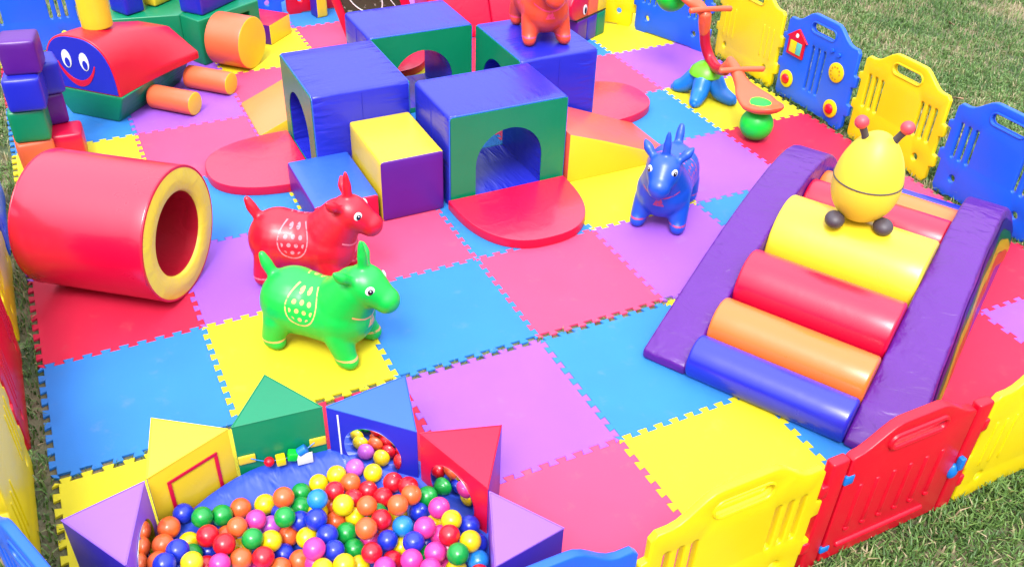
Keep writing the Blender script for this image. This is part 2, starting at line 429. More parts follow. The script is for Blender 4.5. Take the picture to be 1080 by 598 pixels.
TL = {(-3, -1): 'at the left edge with nothing on it', (-2, -1): 'under the feet of the green animal',
      (-1, -1): 'right of the green animal', (0, -1): 'in front of the red half round pad, behind the grassy seam',
      (1, -1): 'beneath the front feet of the blue animal', (2, -1): 'showing as a wedge between blue animal and purple slide wall',
      (-3, 0): 'at the left edge behind the purple ball pit wall', (-1, 0): 'between the grassy seam and the red ball pit wall',
      (0, 0): 'reaching under the front corner of the purple slide wall', (-1, 1): 'right of the ball pit, in front of the yellow tile',
      (0, 1): 'just inside the near yellow fence panel by the blue roll', (1, 1): 'of which a scrap shows between blue roll and red gate',
      (2, 1): 'beside the rainbow side of the slide, inside the red gate', (3, 1): 'at the right border inside the near yellow panel', (3, 0): 'beside the upper rainbow side of the slide',
      (-3, -2): 'under the front of the red tunnel roll', (-2, -2): 'between tunnel roll and red animal', (-1, -2): 'in front of the low blue and red step',
      (0, -2): 'showing as a strip left of the front red half round pad', (1, -2): 'between yellow ramp side and blue animal', (2, -2): 'behind the blue animal, left of the purple slide crest',
      (3, -2): 'behind the slide, at the foot of the blue house panel', (-3, -3): 'peeping out behind the tunnel roll at the left edge', (-2, -3): 'between tunnel roll and pink half round pad',
      (-1, -3): 'showing as a toothed strip beside the low blue step', (2, -3): 'between the red pad and the seesaw feet', (3, -3): 'under the blue seesaw foot',
      (-3, -4): 'showing as a small scrap above the tunnel roll', (-2, -4): 'in front of the orange rolls, behind the pink half round pad', (-1, -4): 'showing as a narrow strip beside the peach ramp',
      (2, -4): 'behind the red half round pad right of the blue cubes', (3, -4): 'between seesaw and the far blue panel', (-3, -5): 'under the green boat shaped base, behind the stacked cubes',
      (-2, -5): 'under the ends of the two orange rolls', (-1, -5): 'behind the peach ramp', (-1, -6): 'in front of the big orange barrel', (0, -6): 'behind the far blue cube near the red frame',
      (0, -7): 'at the back in front of the red fence panel', (3, -5): 'at the far right in front of the far blue panel', (2, -5): 'showing as a tiny corner beside the right cube',
      (-1, -7): 'showing as a dark sliver under the yellow and red wedge', (0, -5): 'seen through the arch of the far tunnel cube', (3, -6): 'in the far corner behind the striped block', (3, -1): 'behind the crest of the slide'}
for j, row in ROWS.items():
    for i in range(-3, 4):
        k = row[i+3]
        o = link('foam_mat', tile_me[k], None, (i*.6, -(j+1)*.6-(GAP if j >= 0 else 0), 0))
        tl = TL.get((i, j))
        if tl: lab = '%s foam floor tile %s' % (CN[k], tl)
        else: lab = '%s foam floor tile covered by play equipment standing on it' % CN[k]
        tag(o, lab, 'floor mat', 'interlocking foam floor tiles')

# ------------------------------------------------------------------ playpen fence panels
def rrect(cx, cz, w_, h_, r, n=6):
    pts = []
    for (sx, sz, a0) in ((1, 1, 0), (-1, 1, 90), (-1, -1, 180), (1, -1, 270)):
        for k in range(n+1):
            a = rad(a0+90*k/n); pts.append((cx+sx*(w_/2-r)+r*cos(a), cz+sz*(h_/2-r)+r*sin(a)))
    return pts
def circ(cx, cz, r, n=20, rz=None): return [(cx+r*cos(2*pi*k/n), cz+(rz or r)*sin(2*pi*k/n)) for k in range(n)]
def outline(W=.60, hs=.482, hm=.562, side=True):
    x = W/2; p = []
    p += [(-x+.03, .0), (-x+.10, .0), (-x+.12, .012), (x-.12, .012), (x-.10, .0), (x-.03, .0)]
    p += [(x-.012, .03)]
    if side: p += [(x-.012, .10), (x+.014, .105), (x+.014, .165), (x-.012, .17), (x-.012, .27), (x+.014, .275), (x+.014, .335), (x-.012, .34)]
    p += [(x-.012, hs-.02), (x-.03, hs)]
    n = 18
    for k in range(n+1):
        t = 1-2*k/n; xx = t*(x-.07)
        s = max(0, 1-abs(t)); s = min(1, s/.62); s = s*s*(3-2*s); p.append((xx, hs+(hm-hs)*s))
    p += [(-x+.03, hs), (-x+.012, hs-.02)]
    if side: p += [(-x+.012, .385), (-x-.012, .38), (-x-.012, .345), (-x+.012, .342), (-x+.012, .23), (-x-.012, .225), (-x-.012, .175), (-x+.012, .172)]
    p += [(-x+.012, .03)]
    return p
def rim(loop, wd=.010, y=-.016, t=.008, closed=True):
    pts = [(x, y, z) for x, z in loop]
    bm = tube(pts+[pts[0]], wd/2, n=8, cap=False, sub=1); return bm
HANDLE = rrect(0, .488, .20, .062, .0305)
def panel_plate(holes, hs=.482, hm=.562): return plate(outline(hs=hs, hm=hm), holes, .026, .006, 3)
def panel(colour, style, x, y, rz, label, group='playpen fence panels'):
    m = plastic(colour)
    t = thing('playpen_fence', label, 'fence panel', (x, y, -.005), rz, group)
    holes = [HANDLE]; ribs = []
    if style == 'slots':
        for s in (-1, 1):
            for k in (-1, 0, 1):
                zc = .30; holes.append(rrect(s*.185+k*.045, zc, .021, .19, .0103)); ribs.append((s*.185+k*.045+.0225, zc, .17))
            holes.append(circ(s*.19, .105, .018, rz=.02))
    elif style == 'house':
        for k in (-1, 0, 1): holes.append(rrect(-.005+k*.048, .25, .022, .27, .0108)); ribs.append((-.005+k*.048+.024, .235, .25))
    elif style == 'plain':
        for s in (-1, 1): holes.append(circ(s*.2, .105, .016, rz=.02))
        for s in (-1, 1):
            for k in (-1, 0, 1): ribs.append((s*.185+k*.045, .262, .19))
    obj('panel', panel_plate(holes), m, t)
    for sgn in (-1, 1): obj('handle_rim', rim(HANDLE, .010, .0125*sgn), m, t)
    if style != 'house':
        for (xx, zc, h_) in ribs:
            b = tube([(xx, -.010, zc-h_/2), (xx, -.011, zc), (xx, -.010, zc+h_/2)], .0065, n=10, sub=3)
            if style == 'plain': obj('rib', b, m, t)
            else: b.free()
    else:
        for (xx, zc, h_) in []: obj('rib', tube([(xx, -.012, zc-h_/2), (xx, -.014, zc+h_/2)], .012, n=10, sub=3), m, t)
        def disc(name, cx, cz, r, mm, th=.012, parent=t, y=-.013, rz_=None):
            b = revolve([(0, 0), (r*.6, 0), (r, .002), (r, th*.7), (r*.9, th), (0, th*1.05)], 32); turn(b, Matrix.Rotation(pi/2, 4, 'X'))
            return obj(name, b, mm, parent, (cx, y, cz))
        hp = [(-.075, 0), (.062, 0), (.062, .10), (.082, .10), (-.006, .165), (-.095, .10), (-.075, .10)]
        b = turn(prism(hp, 0, .012, .003), Matrix.Rotation(pi/2, 4, 'X')); ho = obj('picture_house', b, plastic('red'), t, (-.175, -.013, .275))
        obj('house_window', turn(prism([(-.052, .018), (.0, .018), (.0, .088), (-.052, .088)], 0, .004, .001), Matrix.Rotation(pi/2, 4, 'X')), plastic('yellow'), ho, (0, -.0115, 0))
        obj('house_window', turn(prism([(.004, .018), (.044, .018), (.044, .088), (.004, .088)], 0, .004, .001), Matrix.Rotation(pi/2, 4, 'X')), material('aqua', '#58C8C0', .4), ho, (0, -.0115, 0))
        disc('house_dot', -.006, .125, .013, plastic('white'), .004, ho, -.0115)
        d = disc('button_ring', -.205, .125, .052, plastic('yellow')); obj('button', ball_bm(.030, (0, -.014, 0), (1, .55, 1)), plastic('red'), d)
        d = disc('button_ring', .185, .10, .052, plastic('yellow')); obj('button', ball_bm(.030, (0, -.014, 0), (1, .55, 1)), plastic('red'), d)
        d = disc('phone_dial', .165, .31, .056, plastic('yellow'))
        for k in range(9):
            a = 2*pi*k/10; disc('dial_hole', .034*cos(a), .034*sin(a), .006, material('dial_pit', '#C79A10', .5) if k == 0 else bpy.data.materials['dial_pit'], .0025, d, -.0115)
        disc('knob', .10, .415, .012, m); disc('knob', .155, .408, .012, m)
    return t
def gate(x, y, rz, label):
    m = plastic('red'); t = thing('playpen_gate', label, 'gate', (x, y, -.005), rz, 'playpen fence panels')
    for s in (-1, 1):
        b = prism([(s*.255, -.017), (s*.318, -.017), (s*.318, .017), (s*.255, .017)], 0, .482, .008); obj('gate_post', b, m, t)
        for z in (.10, .35): obj('hinge_lug', turn(soft_box(.03, .038, .05, .008, 0, 2, z), Matrix.Translation((s*.322, 0, 0))), m, t)
    ln = [(-.245, .02), (.245, .02), (.245, .468)]
    n = 18
    for k in range(n+1):
        tt = 1-2*k/n; s = 1-abs(tt); s = min(1, s/.7); s = s*s*(3-2*s); ln.append((tt*.235, .478+.075*s))
    ln += [(-.245, .468)]
    dr = obj('gate_door', plate(ln, [rrect(.0, .482, .22, .046, .022)], .034, .007, 3), m, t)
    obj('handle_rim', rim(rrect(.0, .482, .22, .046, .022), .018, -.017), m, dr)
    for k in range(6):
        xx = -.175+k*.066
        obj('rib', tube([(xx, -.014, .16), (xx, -.012, .34)], .010, n=10, sub=3), m, dr)
        obj('stud', ball_bm(.011, (xx, -.018, .15), (1, .7, 1.1), 12, 8), m, dr)
    obj('cross_bar', tube([(-.19, -.014, .08), (.16, -.014, .08)], .013, n=12, sub=4), m, dr)
    lm = plastic('skyblue')
    obj('latch', turn(soft_box(.034, .012, .036, .004, .001, 2, .37), Matrix.Translation((-.235, -.014, 0))), lm, t)
    obj('latch', turn(soft_box(.034, .012, .026, .004, .001, 2, .065), Matrix.Translation((-.235, -.014, 0))), lm, t)
    obj('latch', join(ball_bm(.026, (.252, -.016, .205), (.8, .6, 1.2)), turn(soft_box(.02, .02, .05, .004, 0, 2, .22), Matrix.Translation((.262, -.026, 0)))), lm, t)
    return t
Rz = -pi/2
panel('yellow', 'plain', 2.44, 1.85, Rz, 'yellow fence panel behind the seesaw, left of the blue house panel')
panel('blue', 'house', 2.44, 1.225, Rz, 'blue fence panel with red house picture, buttons and yellow phone dial')
panel('yellow', 'slots', 2.44, .595, Rz, 'yellow slotted fence panel behind the yellow bee')
panel('blue', 'slots', 2.44, -.035, Rz, 'blue slotted fence panel at the right border behind the slide')
panel('blue', 'slots', 2.285, 2.46, rad(-69), 'far blue fence panel behind the upper seesaw seat')
panel('yellow', 'slots', 1.98, 2.98, rad(-45), 'yellow fence panel at far right corner behind the striped train block')
panel('yellow', 'plain', 1.14, -1.32, 0, 'near yellow fence panel at the right of the red gate')
gate(.52, -1.32, 0, 'red gate panel with blue latches between two yellow panels')
panel('yellow', 'slots', -.105, -1.32, 0, 'near yellow fence panel at the left of the red gate')
panel('blue', 'slots', -.73, -1.335, 0, 'blue fence panel at the bottom border whose corner peeps in beside the ball pit')
Lz = pi/2
panel('yellow', 'plain', -1.87, -.19, Lz, 'large yellow fence panel at the left border beside the ball pit')
panel('red', 'plain', -1.87, .44, Lz, 'red fence panel at the left border between two yellow ones')
panel('yellow', 'slots', -1.87, 1.07, Lz, 'yellow fence panel at the left border beside the red tunnel roll')
panel('blue', 'slots', -1.87, 1.70, Lz, 'blue fence panel at the left border, its edge showing behind the tunnel roll')
panel('blue', 'slots', -1.79, -.78, rad(112), 'pale blue fence rail in the lower left corner')
panel('blue', 'slots', -1.60, 3.77, 0, 'blue slotted fence panel behind the smiling half cylinder and the stacked cubes')
panel('yellow', 'slots', -.975, 3.80, 0, 'yellow slotted fence panel behind the yellow chimney cylinder')
panel('blue', 'slots', -.30, 3.86, 0, 'far blue fence panel behind the red topped wedge')
panel('red', 'slots', .31, 3.86, 0, 'far red fence panel left of the leaning red frame')

# ------------------------------------------------------------------ soft play maze: tunnel cubes
def arch_loop(w_, h_, z0=0., n=20):
    r = w_/2; p = [(-r, z0)]
    p += [(-r, z0+(h_-r-z0)*k/4) for k in range(1, 4)]
    p += [(r*cos(pi-pi*k/n), h_-r+r*sin(pi*k/n)) for k in range(n+1)]
    p += [(r, z0+(h_-r-z0)*(4-k)/4) for k in range(1, 4)]+[(r, z0)]
    return p
def tunnel_cube(x, y, W, D, H, rz, label, aw=.355, ah=.365, green=True):
    """arched tunnel runs along local y; green end panels"""
    t = thing('tunnel_cube', label, 'soft play cube', (x, y, 0), rz, 'blue soft play tunnel cubes')
    bm = bmesh.new(); e = .009; rings = []
    def loop(ins, yy):
        x0, z1 = W/2-ins, H-ins; r = .018; p = [(-x0, .002), (-x0, H*.3), (-x0, H*.6)]
        p += [(-x0+r-r*cos(rad(a)), z1-r+r*sin(rad(a))) for a in (0, 30, 60, 90)]
        p += [(-x0*.5, z1), (0, z1), (x0*.5, z1)]
        p += [(x0-r+r*sin(rad(a)), z1-r+r*cos(rad(a))) for a in (0, 30, 60, 90)]
        p += [(x0, H*.6), (x0, H*.3), (x0, .002)]
        return [bm.verts.new((a, yy, b+.004*(1-(a/(W/2))**2)*(1-(yy/(D/2))**2)*(b > H*.9))) for a, b in p]
    ys = [-D/2]+[-D/2+e*.4, -D/2+e]+[(-D/2+e)+(D-2*e)*k/10 for k in range(1, 10)]+[D/2-e, D/2-e*.4, D/2]
    ins = [e]+[e*.3, 0]+[0]*9+[0, e*.3, e]
    for yy, i_ in zip(ys, ins): rings.append(loop(i_, yy))
    for a, b in zip(rings, rings[1:]):
        for k in range(len(a)-1): bm.faces.new((a[k], a[k+1], b[k+1], b[k]))
    obj('cover', bm, crumple('blue'), t)
    # piping along the two end edges
    for s in (-1, 1):
        pts = [(-W/2+.006, s*(D/2-.003), .01), (-W/2+.006, s*(D/2-.003), H-.02), (-W/2+.02, s*(D/2-.003), H-.006), (W/2-.02, s*(D/2-.003), H-.006), (W/2-.006, s*(D/2-.003), H-.02), (W/2-.006, s*(D/2-.003), .01)]
        obj('piping', tube(pts, .0042, n=8, sub=1), vinyl('skyblue'), t)
        out = [(-W/2+e, .002), (W/2-e, .002), (W/2-e, H-e), (-W/2+e, H-e)]
        al = arch_loop(aw, ah, .03)
        bm = bmesh.new(); es = []
        for lp in (out, al):
            vs = [bm.verts.new((a, s*D/2, b)) for a, b in lp]; es += [bm.edges.new((vs[i], vs[(i+1) % len(vs)])) for i in range(len(vs))]
        bmesh.ops.triangle_fill(bm, use_beauty=True, edges=es)
        ret = bmesh.ops.extrude_face_region(bm, geom=bm.faces[:])
        bmesh.ops.translate(bm, vec=(0, s*.004, 0), verts=[v for v in ret['geom'] if isinstance(v, bmesh.types.BMVert)])
        obj('arch_panel', bm, vinyl('green'), t)
    for s in (-1, 1):
        obj('seam', tube([(s*(W/2+.0005), .0, .01), (s*(W/2+.0005), 0, H*.5), (s*(W/2+.0005), .0, H-.02)], .0020, n=6), vinyl('blue'), t)
    bm = bmesh.new(); rings = []
    for k in range(11):
        yy = -D/2+D*k/10; rings.append([bm.verts.new((a*.998, yy, .03+(b-.03)*.998)) for a, b in arch_loop(aw, ah, .03)])
    for a, b in zip(rings, rings[1:]):
        for k in range(len(a)): bm.faces.new((a[k], a[(k+1) % len(a)], b[(k+1) % len(a)], b[k]))
    o = obj('tunnel_lining', bm, crumple('blue'), t); 
    return t
H = .475
tunnel_cube(.375, 1.268, .63, .43, H, 0, 'near blue tunnel cube with green arched front above the red half round pad')
tunnel_cube(-.205, 1.782, .575, .49, H, pi/2, 'left blue tunnel cube with its arched opening facing the pink half round pad')
tunnel_cube(.338, 2.29, .61, .42, H, 0, 'far blue tunnel cube at the back of the block with a green arched inner side')
tunnel_cube(.888, 1.790, .565, .46, H, pi/2, 'right blue tunnel cube carrying the orange animal')

def block(name, label, cat, x, y, z, sx, sy, sz, rz, rules, group=None, r=.012, bulge=.004):
    t = thing(name, label, cat, (x, y, z), rz, group)
    split(soft_box(sx, sy, sz, r, bulge, 8), t, rules); return t
top = lambda n, c: n.z > .6
front = lambda n, c: n.y < -.6
block('step_block', 'tall step block with yellow top and purple front between two blue cubes', 'soft play step', -.123, 1.272, 0, .31, .45, .315, 0,
      [('front_panel', vinyl('purple'), front), ('top_panel', vinyl('yellow'), any_face)], 'soft play steps')
block('step_block', 'low step block with blue top and red front behind the red animal', 'soft play step', -.447, 1.275, 0, .305, .46, .157, 0,
      [('front_panel', vinyl('red'), front), ('side_panel', vinyl('purple'), lambda n, c: n.x < -.6), ('top_panel', vinyl('skyblue'), any_face)], 'soft play steps')

def half_pad(x, y, rz, a, b, label, sq=2.5, h=.048):
    n = 36; p = [(-a, 0)]
    for k in range(n+1):
        th = pi-pi*k/n; cx, sx = cos(th), sin(th)
        p.append((a*math.copysign(abs(cx)**(2/sq), cx), -b*abs(sx)**(2/sq)-.004))
    p.append((a, 0))
    q = []
    for v in p:
        if not q or (Vector(v)-Vector(q[-1])).length > .004: q.append(v)
    bm = prism(q[::-1], 0, h, .013, 4)
    t = thing('half_round_pad', label, 'floor pad', (x, y, 0), rz, 'red half round floor pads')
    split(bm, t, [('top_panel', pad_m, lambda n, c: n.z > .75), ('side_band', vinyl('red'), any_face)]); return t
pad_m = material('vinyl_pad_red', '#DE0C44', .34, .2, 10, .05, .05, detail=2, coat=.4)
half_pad(.362, 1.035, 0, .315, .47, 'red half round pad in front of the near tunnel cube arch')
half_pad(-.462, 1.765, -pi/2, .285, .48, 'pinkish red half round pad between the tunnel roll and the left tunnel cube')
half_pad(1.135, 1.73, pi/2, .27, .46, 'red half round pad at the right side of the right tunnel cube')
half_pad(.338, 2.98, 0, .31, .43, 'red half round pad seen through the arch of the far tunnel cube')

def ramp(x, y, rz, ln, wd, h, label, tm):
    """wedge: high at local x=0, down to zero at x=ln"""
    prof = [(0, 0), (ln, 0), (ln, .008), (ln*.8, h*.235), (ln*.55, h*.50), (ln*.3, h*.76), (0, h*1.04)]
    bm = turn(prism(prof, 0, wd, .006, 2), XZ)
    t = thing('ramp_wedge', label, 'soft play ramp', (x, y, 0), rz, 'soft play ramps')
    split(bm, t, [('side_panel', vinyl('yellow'), lambda n, c: n.y < -.8), ('side_panel', vinyl('yellow'), lambda n, c: n.y > .8), ('slope_panel', vinyl(tm), any_face)]); return t
ramp(.70, 1.475, 0, .67, .445, .262, 'orange topped ramp with yellow side behind the blue animal', 'salmon')
ramp(.02, 2.115, pi, .62, .44, .25, 'peach topped ramp with yellow side left of the left tunnel cube', 'peach')

# ------------------------------------------------------------------ tunnel roll
t = thing('tunnel_roll', 'big red hollow tunnel roll with yellow ring end', 'soft play tunnel', (-1.194, .871, .278), -.656)
R0, R1, LN = .278, .174, .555
prof = [(R1+.01, -.001)]+[(R0-.012, 0)]
out = [(R0-.010+.010*sin(rad(a)), -.010+.010*cos(rad(a))) for a in (0, 30, 60, 90)]
shell = out+[(R0, -.01-(LN-.02)*k/12) for k in range(1, 12)]+[(R0-.010+.010*cos(rad(a)), -LN+.010-.010*sin(rad(a))) for a in (0, 30, 60, 90)]
obj('cover', revolve(shell, 72, 'X'), material('vinyl_roll', '#DC0438', .30, .10, 4, .04, .03, stretch=(.6, 1, 1), detail=2, coat=.45), t, ang=60)
ring = [(R0-.010, 0), (R0-.03, .002), (.23, .005), (R1+.012, .003), (R1+.003, -.004), (R1, -.012)]
ry = material('vinyl_ring_yellow', '#FADF44', .42, .3, 12, .05, .05, detail=3)
obj('end_ring', revolve(ring, 72, 'X'), ry, t)
obj('end_ring', turn(revolve(ring, 72, 'X'), Matrix.Translation((-LN, 0, 0)) @ Matrix.Rotation(pi, 4, 'Z')), ry, t)
obj('lining', revolve([(R1, -.012)]+[(R1, -.012-(LN-.024)*k/10) for k in range(1, 11)], 72, 'X'), material('vinyl_roll_lining', '#C00A28', .42, .25, 11), t)
for xx in (-.004, -LN+.004):
    obj('piping', tube([(xx, (R0-.003)*cos(2*pi*k/64), (R0-.003)*sin(2*pi*k/64)) for k in range(65)], .0042, n=8, cap=False, sub=1), vinyl('red'), t)
obj('zip_tab', turn(soft_box(.003, .01, .05, .001, 0, 1), Matrix.Translation((-.004, -R0+.002, -.06))), vinyl('red'), t)

# ------------------------------------------------------------------ roller slide
O = (.31, -.28, 0); AZ = rad(29.5)
t = thing('roller_slide', 'purple walled roller slide with yellow, red, orange and blue rolls', 'soft play slide', O, AZ)
PR = [(0, 0), (0, .045), (.18, .109), (.34, .163), (.50, .215), (.66, .262), (.82, .300), (.98, .330), (1.12, .349), (1.25, .357), (1.36, .352), (1.46, .330), (1.55, .292), (1.64, .235), (1.72, .165), (1.79, .085), (1.82, 0)]
wm = crumple('purple')
for w0, wd, nm in ((0, .185, 'left'), (.80, .165, 'right')):
    bm = turn(prism(PR, 0, wd, .014, 3), XZ)            # xz profile, extrudes to -y
    # subdivide long faces a little so that the bump has something to sit on
    bmesh.ops.translate(bm, vec=(0, -w0, 0), verts=bm.verts)
    if nm == 'right':
        for v in bm.verts:
            if v.co.y < -.93: v.co.y -= .065*max(0, 1-v.co.z/.357)
    wall = obj('side_wall', bm, wm, t, ang=30)
# printed waves on the outside of the right wall
def prof_z(a):
    for (a0, z0), (a1, z1) in zip(PR[1:], PR[2:]):
        if a0 <= a <= a1: return z0+(z1-z0)*(a-a0)/(a1-a0)
    return 0
for k, (c, d0, d1) in enumerate((('indigo', .045, .095), ('green', .095, .14), ('yellow', .14, .20), ('orange', .20, .26))):
    bm = bmesh.new(); n = 90; pv = None
    for i in range(n+1):
        a = .06+1.70*i/n; zt = prof_z(a); wv = .010*sin(a*19+k*.5)
        zz = [max(.004, zt-d+wv*min(1, zt/.1)) for d in (d0, d1)]
        cur = [bm.verts.new((a, -.965-.003-.065*(1-zz[0]/.357), zz[0])), bm.verts.new((a, -.965-.003-.065*(1-zz[1]/.357), zz[1]))]
        if pv and (zz[0]-zz[1] > .001): bm.faces.new((pv[0], pv[1], cur[1], cur[0]))
        pv = cur
    bmesh.ops.solidify(bm, geom=bm.faces[:], thickness=.0015)
    obj('printed_wave', bm, vinyl(c), t)
for c, a, z, r in (('blue', .068, .064, .086), ('orange', .265, .10, .106), ('red', .515, .165, .132), ('yellow', .885, .185, .188), ('red', 1.215, .20, .110), ('orange', 1.42, .155, .108), ('blue', 1.60, .095, .10)):
    ln = .615; bm = turn(revolve(rcyl(r, ln, .014), 56), Matrix.Rotation(pi/2, 4, 'X'))
    rm = material('vinyl_glossy_'+c, '#F2762C' if c == 'orange' else VC[c], .30, .08, 6, .04, .04, detail=2, coat=.2) if ('vinyl_glossy_'+c) not in bpy.data.materials else bpy.data.materials['vinyl_glossy_'+c]
    o = obj('roll', bm, rm, t, (a, -.185, max(z, r*.0)), ang=50)

# ------------------------------------------------------------------ bee on the slide
def bee():
    x, y, z = O[0]+.90*cos(AZ)+.475*sin(AZ), O[1]+.90*sin(AZ)-.475*cos(AZ), .362
    t = thing('bouncy_bee', 'yellow egg shaped bee toy with red tipped feelers sitting on the yellow roll', 'bouncy toy', (x, y, z), rad(-40)); t.scale = (1.1, 1.1, 1.1)
    ym = material('rubber_bee', '#F8DA3C', .46, .015, 30, .1, .03)
    pr = []
    n = 40
    for k in range(n+1):
        a = -pi/2+pi*k/n; zz = .190+.178*sin(a); rr = .122*cos(a)*(1-.14*sin(a)); pr.append((max(0, rr), zz))
    obj('body', revolve(pr, 56), ym, t)
    dm = material('rubber_dark', '#4A4048', .5, .02, 30); rm = material('rubber_red', '#F04A58', .45, .02, 30)
    zz = .185; rr = .1225*cos(math.asin((zz-.19)/.178))*(1-.14*(zz-.19)/.178)
    obj('belly_line', tube([(rr*cos(2*pi*k/48), rr*sin(2*pi*k/48), zz) for k in range(49)], .0028, n=8, cap=False, sub=1), dm, t)
    for s in (-1, 1):
        obj('foot', ball_bm(.036, (s*.086, -.066, .031), (1, 1.15, .85)), dm, t)
        f = obj('feeler', tube([(s*.045, -.005, .335), (s*.058, -.008, .362), (s*.070, -.012, .385)], [.0145, .0125, .0135], n=14), dm, t)
        obj('feeler_tip', ball_bm(.025, (s*.077, -.013, .402)), rm, f)
    obj('stinger', tube([(-.02, .09, .25), (-.03, .12, .27)], [.02, .008], n=12), ym, t)
bee()

# ------------------------------------------------------------------ bouncy animals
def animal_material(col, mark, name):
    m = material('rubber_'+name, col, .34, .012, 35, .10, .04, sss=0)
    b = m.node_tree.nodes['Principled BSDF']; base = b.inputs['Base Color'].links[0].from_socket
    tc = N(m, 'ShaderNodeTexCoord'); sp = N(m, 'ShaderNodeSeparateXYZ'); L(m, tc.outputs['Object'], sp.inputs[0])
    X, Y, Z = sp.outputs
    ay = mth(m, 'ABSOLUTE', Y)
    # saddle: a rounded tongue hanging over each flank
    u = mth(m, 'DIVIDE', mth(m, 'SUBTRACT', X, -.015), .062); v = mth(m, 'DIVIDE', mth(m, 'SUBTRACT', Z, .242), .072)
    d = mth(m, 'SQRT', mth(m, 'ADD', mth(m, 'MULTIPLY', u, u), mth(m, 'MULTIPLY', v, v)))
    ring = mth(m, 'LESS_THAN', mth(m, 'ABSOLUTE', mth(m, 'SUBTRACT', d, 1)), .042)
    pu = mth(m, 'SUBTRACT', mth(m, 'FRACT', mth(m, 'ADD', mth(m, 'DIVIDE', X, .031), mth(m, 'MULTIPLY', mth(m, 'FLOOR', mth(m, 'DIVIDE', Z, .030)), .5))), .5)
    pv = mth(m, 'SUBTRACT', mth(m, 'FRACT', mth(m, 'DIVIDE', Z, .030)), .5)
    dots = mth(m, 'MULTIPLY', mth(m, 'LESS_THAN', mth(m, 'ADD', mth(m, 'MULTIPLY', pu, pu), mth(m, 'MULTIPLY', pv, pv)), .075), mth(m, 'LESS_THAN', d, .80))
    sad = mth(m, 'MULTIPLY', mth(m, 'MAXIMUM', ring, dots), mth(m, 'GREATER_THAN', ay, .03))
    # bands above the feet
    band = mth(m, 'LESS_THAN', mth(m, 'ABSOLUTE', mth(m, 'SUBTRACT', Z, .052)), .0045)
    # collar with a little bell on the chest
    col_ = mth(m, 'MULTIPLY', mth(m, 'LESS_THAN', mth(m, 'ABSOLUTE', mth(m, 'SUBTRACT', Z, mth(m, 'MULTIPLY_ADD', mth(m, 'MULTIPLY', Y, Y), 5, .200))), .004), mth(m, 'MULTIPLY', mth(m, 'GREATER_THAN', X, .13), mth(m, 'LESS_THAN', ay, .085)))
    wid = mth(m, 'MULTIPLY_ADD', mth(m, 'SUBTRACT', .203, Z), .45, .006)
    bell = mth(m, 'MULTIPLY', mth(m, 'MULTIPLY', mth(m, 'LESS_THAN', ay, wid), mth(m, 'GREATER_THAN', X, .12)), mth(m, 'MULTIPLY', mth(m, 'LESS_THAN', Z, .200), mth(m, 'GREATER_THAN', Z, .158)))
    mask = mth(m, 'MAXIMUM', mth(m, 'MAXIMUM', sad, band), mth(m, 'MAXIMUM', col_, bell))
    nz = N(m, 'ShaderNodeTexNoise'); nz.inputs['Scale'].default_value = 60; nz.inputs['Detail'].default_value = 4; L(m, tc.outputs['Object'], nz.inputs['Vector'])
    wear = N(m, 'ShaderNodeMapRange'); wear.inputs['From Min'].default_value = .33; wear.inputs['From Max'].default_value = .48; L(m, nz.outputs['Fac'], wear.inputs[0])
    mk = mth(m, 'MULTIPLY', mth(m, 'MULTIPLY', mask, .68), wear.outputs[0])
    L(m, mixc(m, mk, base, srgb(mark)), b.inputs['Base Color'])
    return m
def animal_mesh():
    c = []
    c += [((-.110, 0, .180), .132, (-.02, 0, .174), .124), ((-.02, 0, .174), .124, (.095, 0, .176), .130)]
    c += [((.110, 0, .225), .114, (.160, 0, .300), .092), ((.160, 0, .300), .086, (.200, 0, .340), .078)]
    c += [((.208, 0, .337), .078, (.268, 0, .303), .054), ((.268, 0, .303), .054, (.288, 0, .291), .053)]
    for s in (-1, 1):
        c += [((.112, s*.074, .13), .058, (.150, s*.092, .05), .042), ((.145, s*.092, .040), .040, (.168, s*.096, .034), .037)]
        c += [((-.140, s*.074, .13), .062, (-.165, s*.092, .05), .044), ((-.168, s*.092, .040), .041, (-.146, s*.096, .034), .037)]
        c += [((.178, s*.060, .385), .018, (.158, s*.088, .412), .025), ((.158, s*.088, .412), .025, (.145, s*.110, .440), .010)]
    c += [((.200, 0, .405), .020, (.200, 0, .460), .0205), ((.200, 0, .460), .0205, (.198, 0, .520), .011)]           # horn
    c += [((-.185, 0, .27), .022, (-.214, 0, .322), .024), ((-.214, 0, .322), .024, (-.228, 0, .358), .016)]       # tail
    return blob(c, .006, 18)
AM = animal_mesh()
eye_w = plastic('white'); eye_b = material('eye_black', '#101014', .2)
def animal(col, mark, nm, x, y, z, rz, label, s=1.):
    t = thing('bouncy_animal', label, 'bouncy toy', (x, y, z), rz, 'inflatable bouncy animals'); t.scale = (s, s, s)
    me = AM.copy(); me.materials.append(animal_material(col, mark, nm)); link('body', me, t)
    for sd_ in (-1, 1):
        rot = Matrix.Rotation(-sd_*rad(40), 3, 'Z'); nv = Vector((.64, sd_*.77, .05)); c0 = Vector((.2535, sd_*.0550, .3555))
        e = obj('eye', ball_bm(.0185, c0, (1, .36, 1.15), 20, 14, rot), eye_w, t)
        obj('pupil', ball_bm(.0115, c0+nv*.0035, (1, .40, 1.2), 16, 12, rot), eye_b, e)
        obj('glint', ball_bm(.0034, c0+nv*.0075+Vector((0, 0, .005)), (1, .5, 1), 10, 8, rot), eye_w, e)
    return t
animal('#0CC044', '#E8906A', 'green', -.79, .315, 0, rad(-46), 'bright green bouncy animal with horn and pink dotted saddle')
animal('#D80A2C', '#F4808C', 'red', -.715, .775, 0, rad(-33), 'red bouncy animal with dotted saddle standing behind the green one')
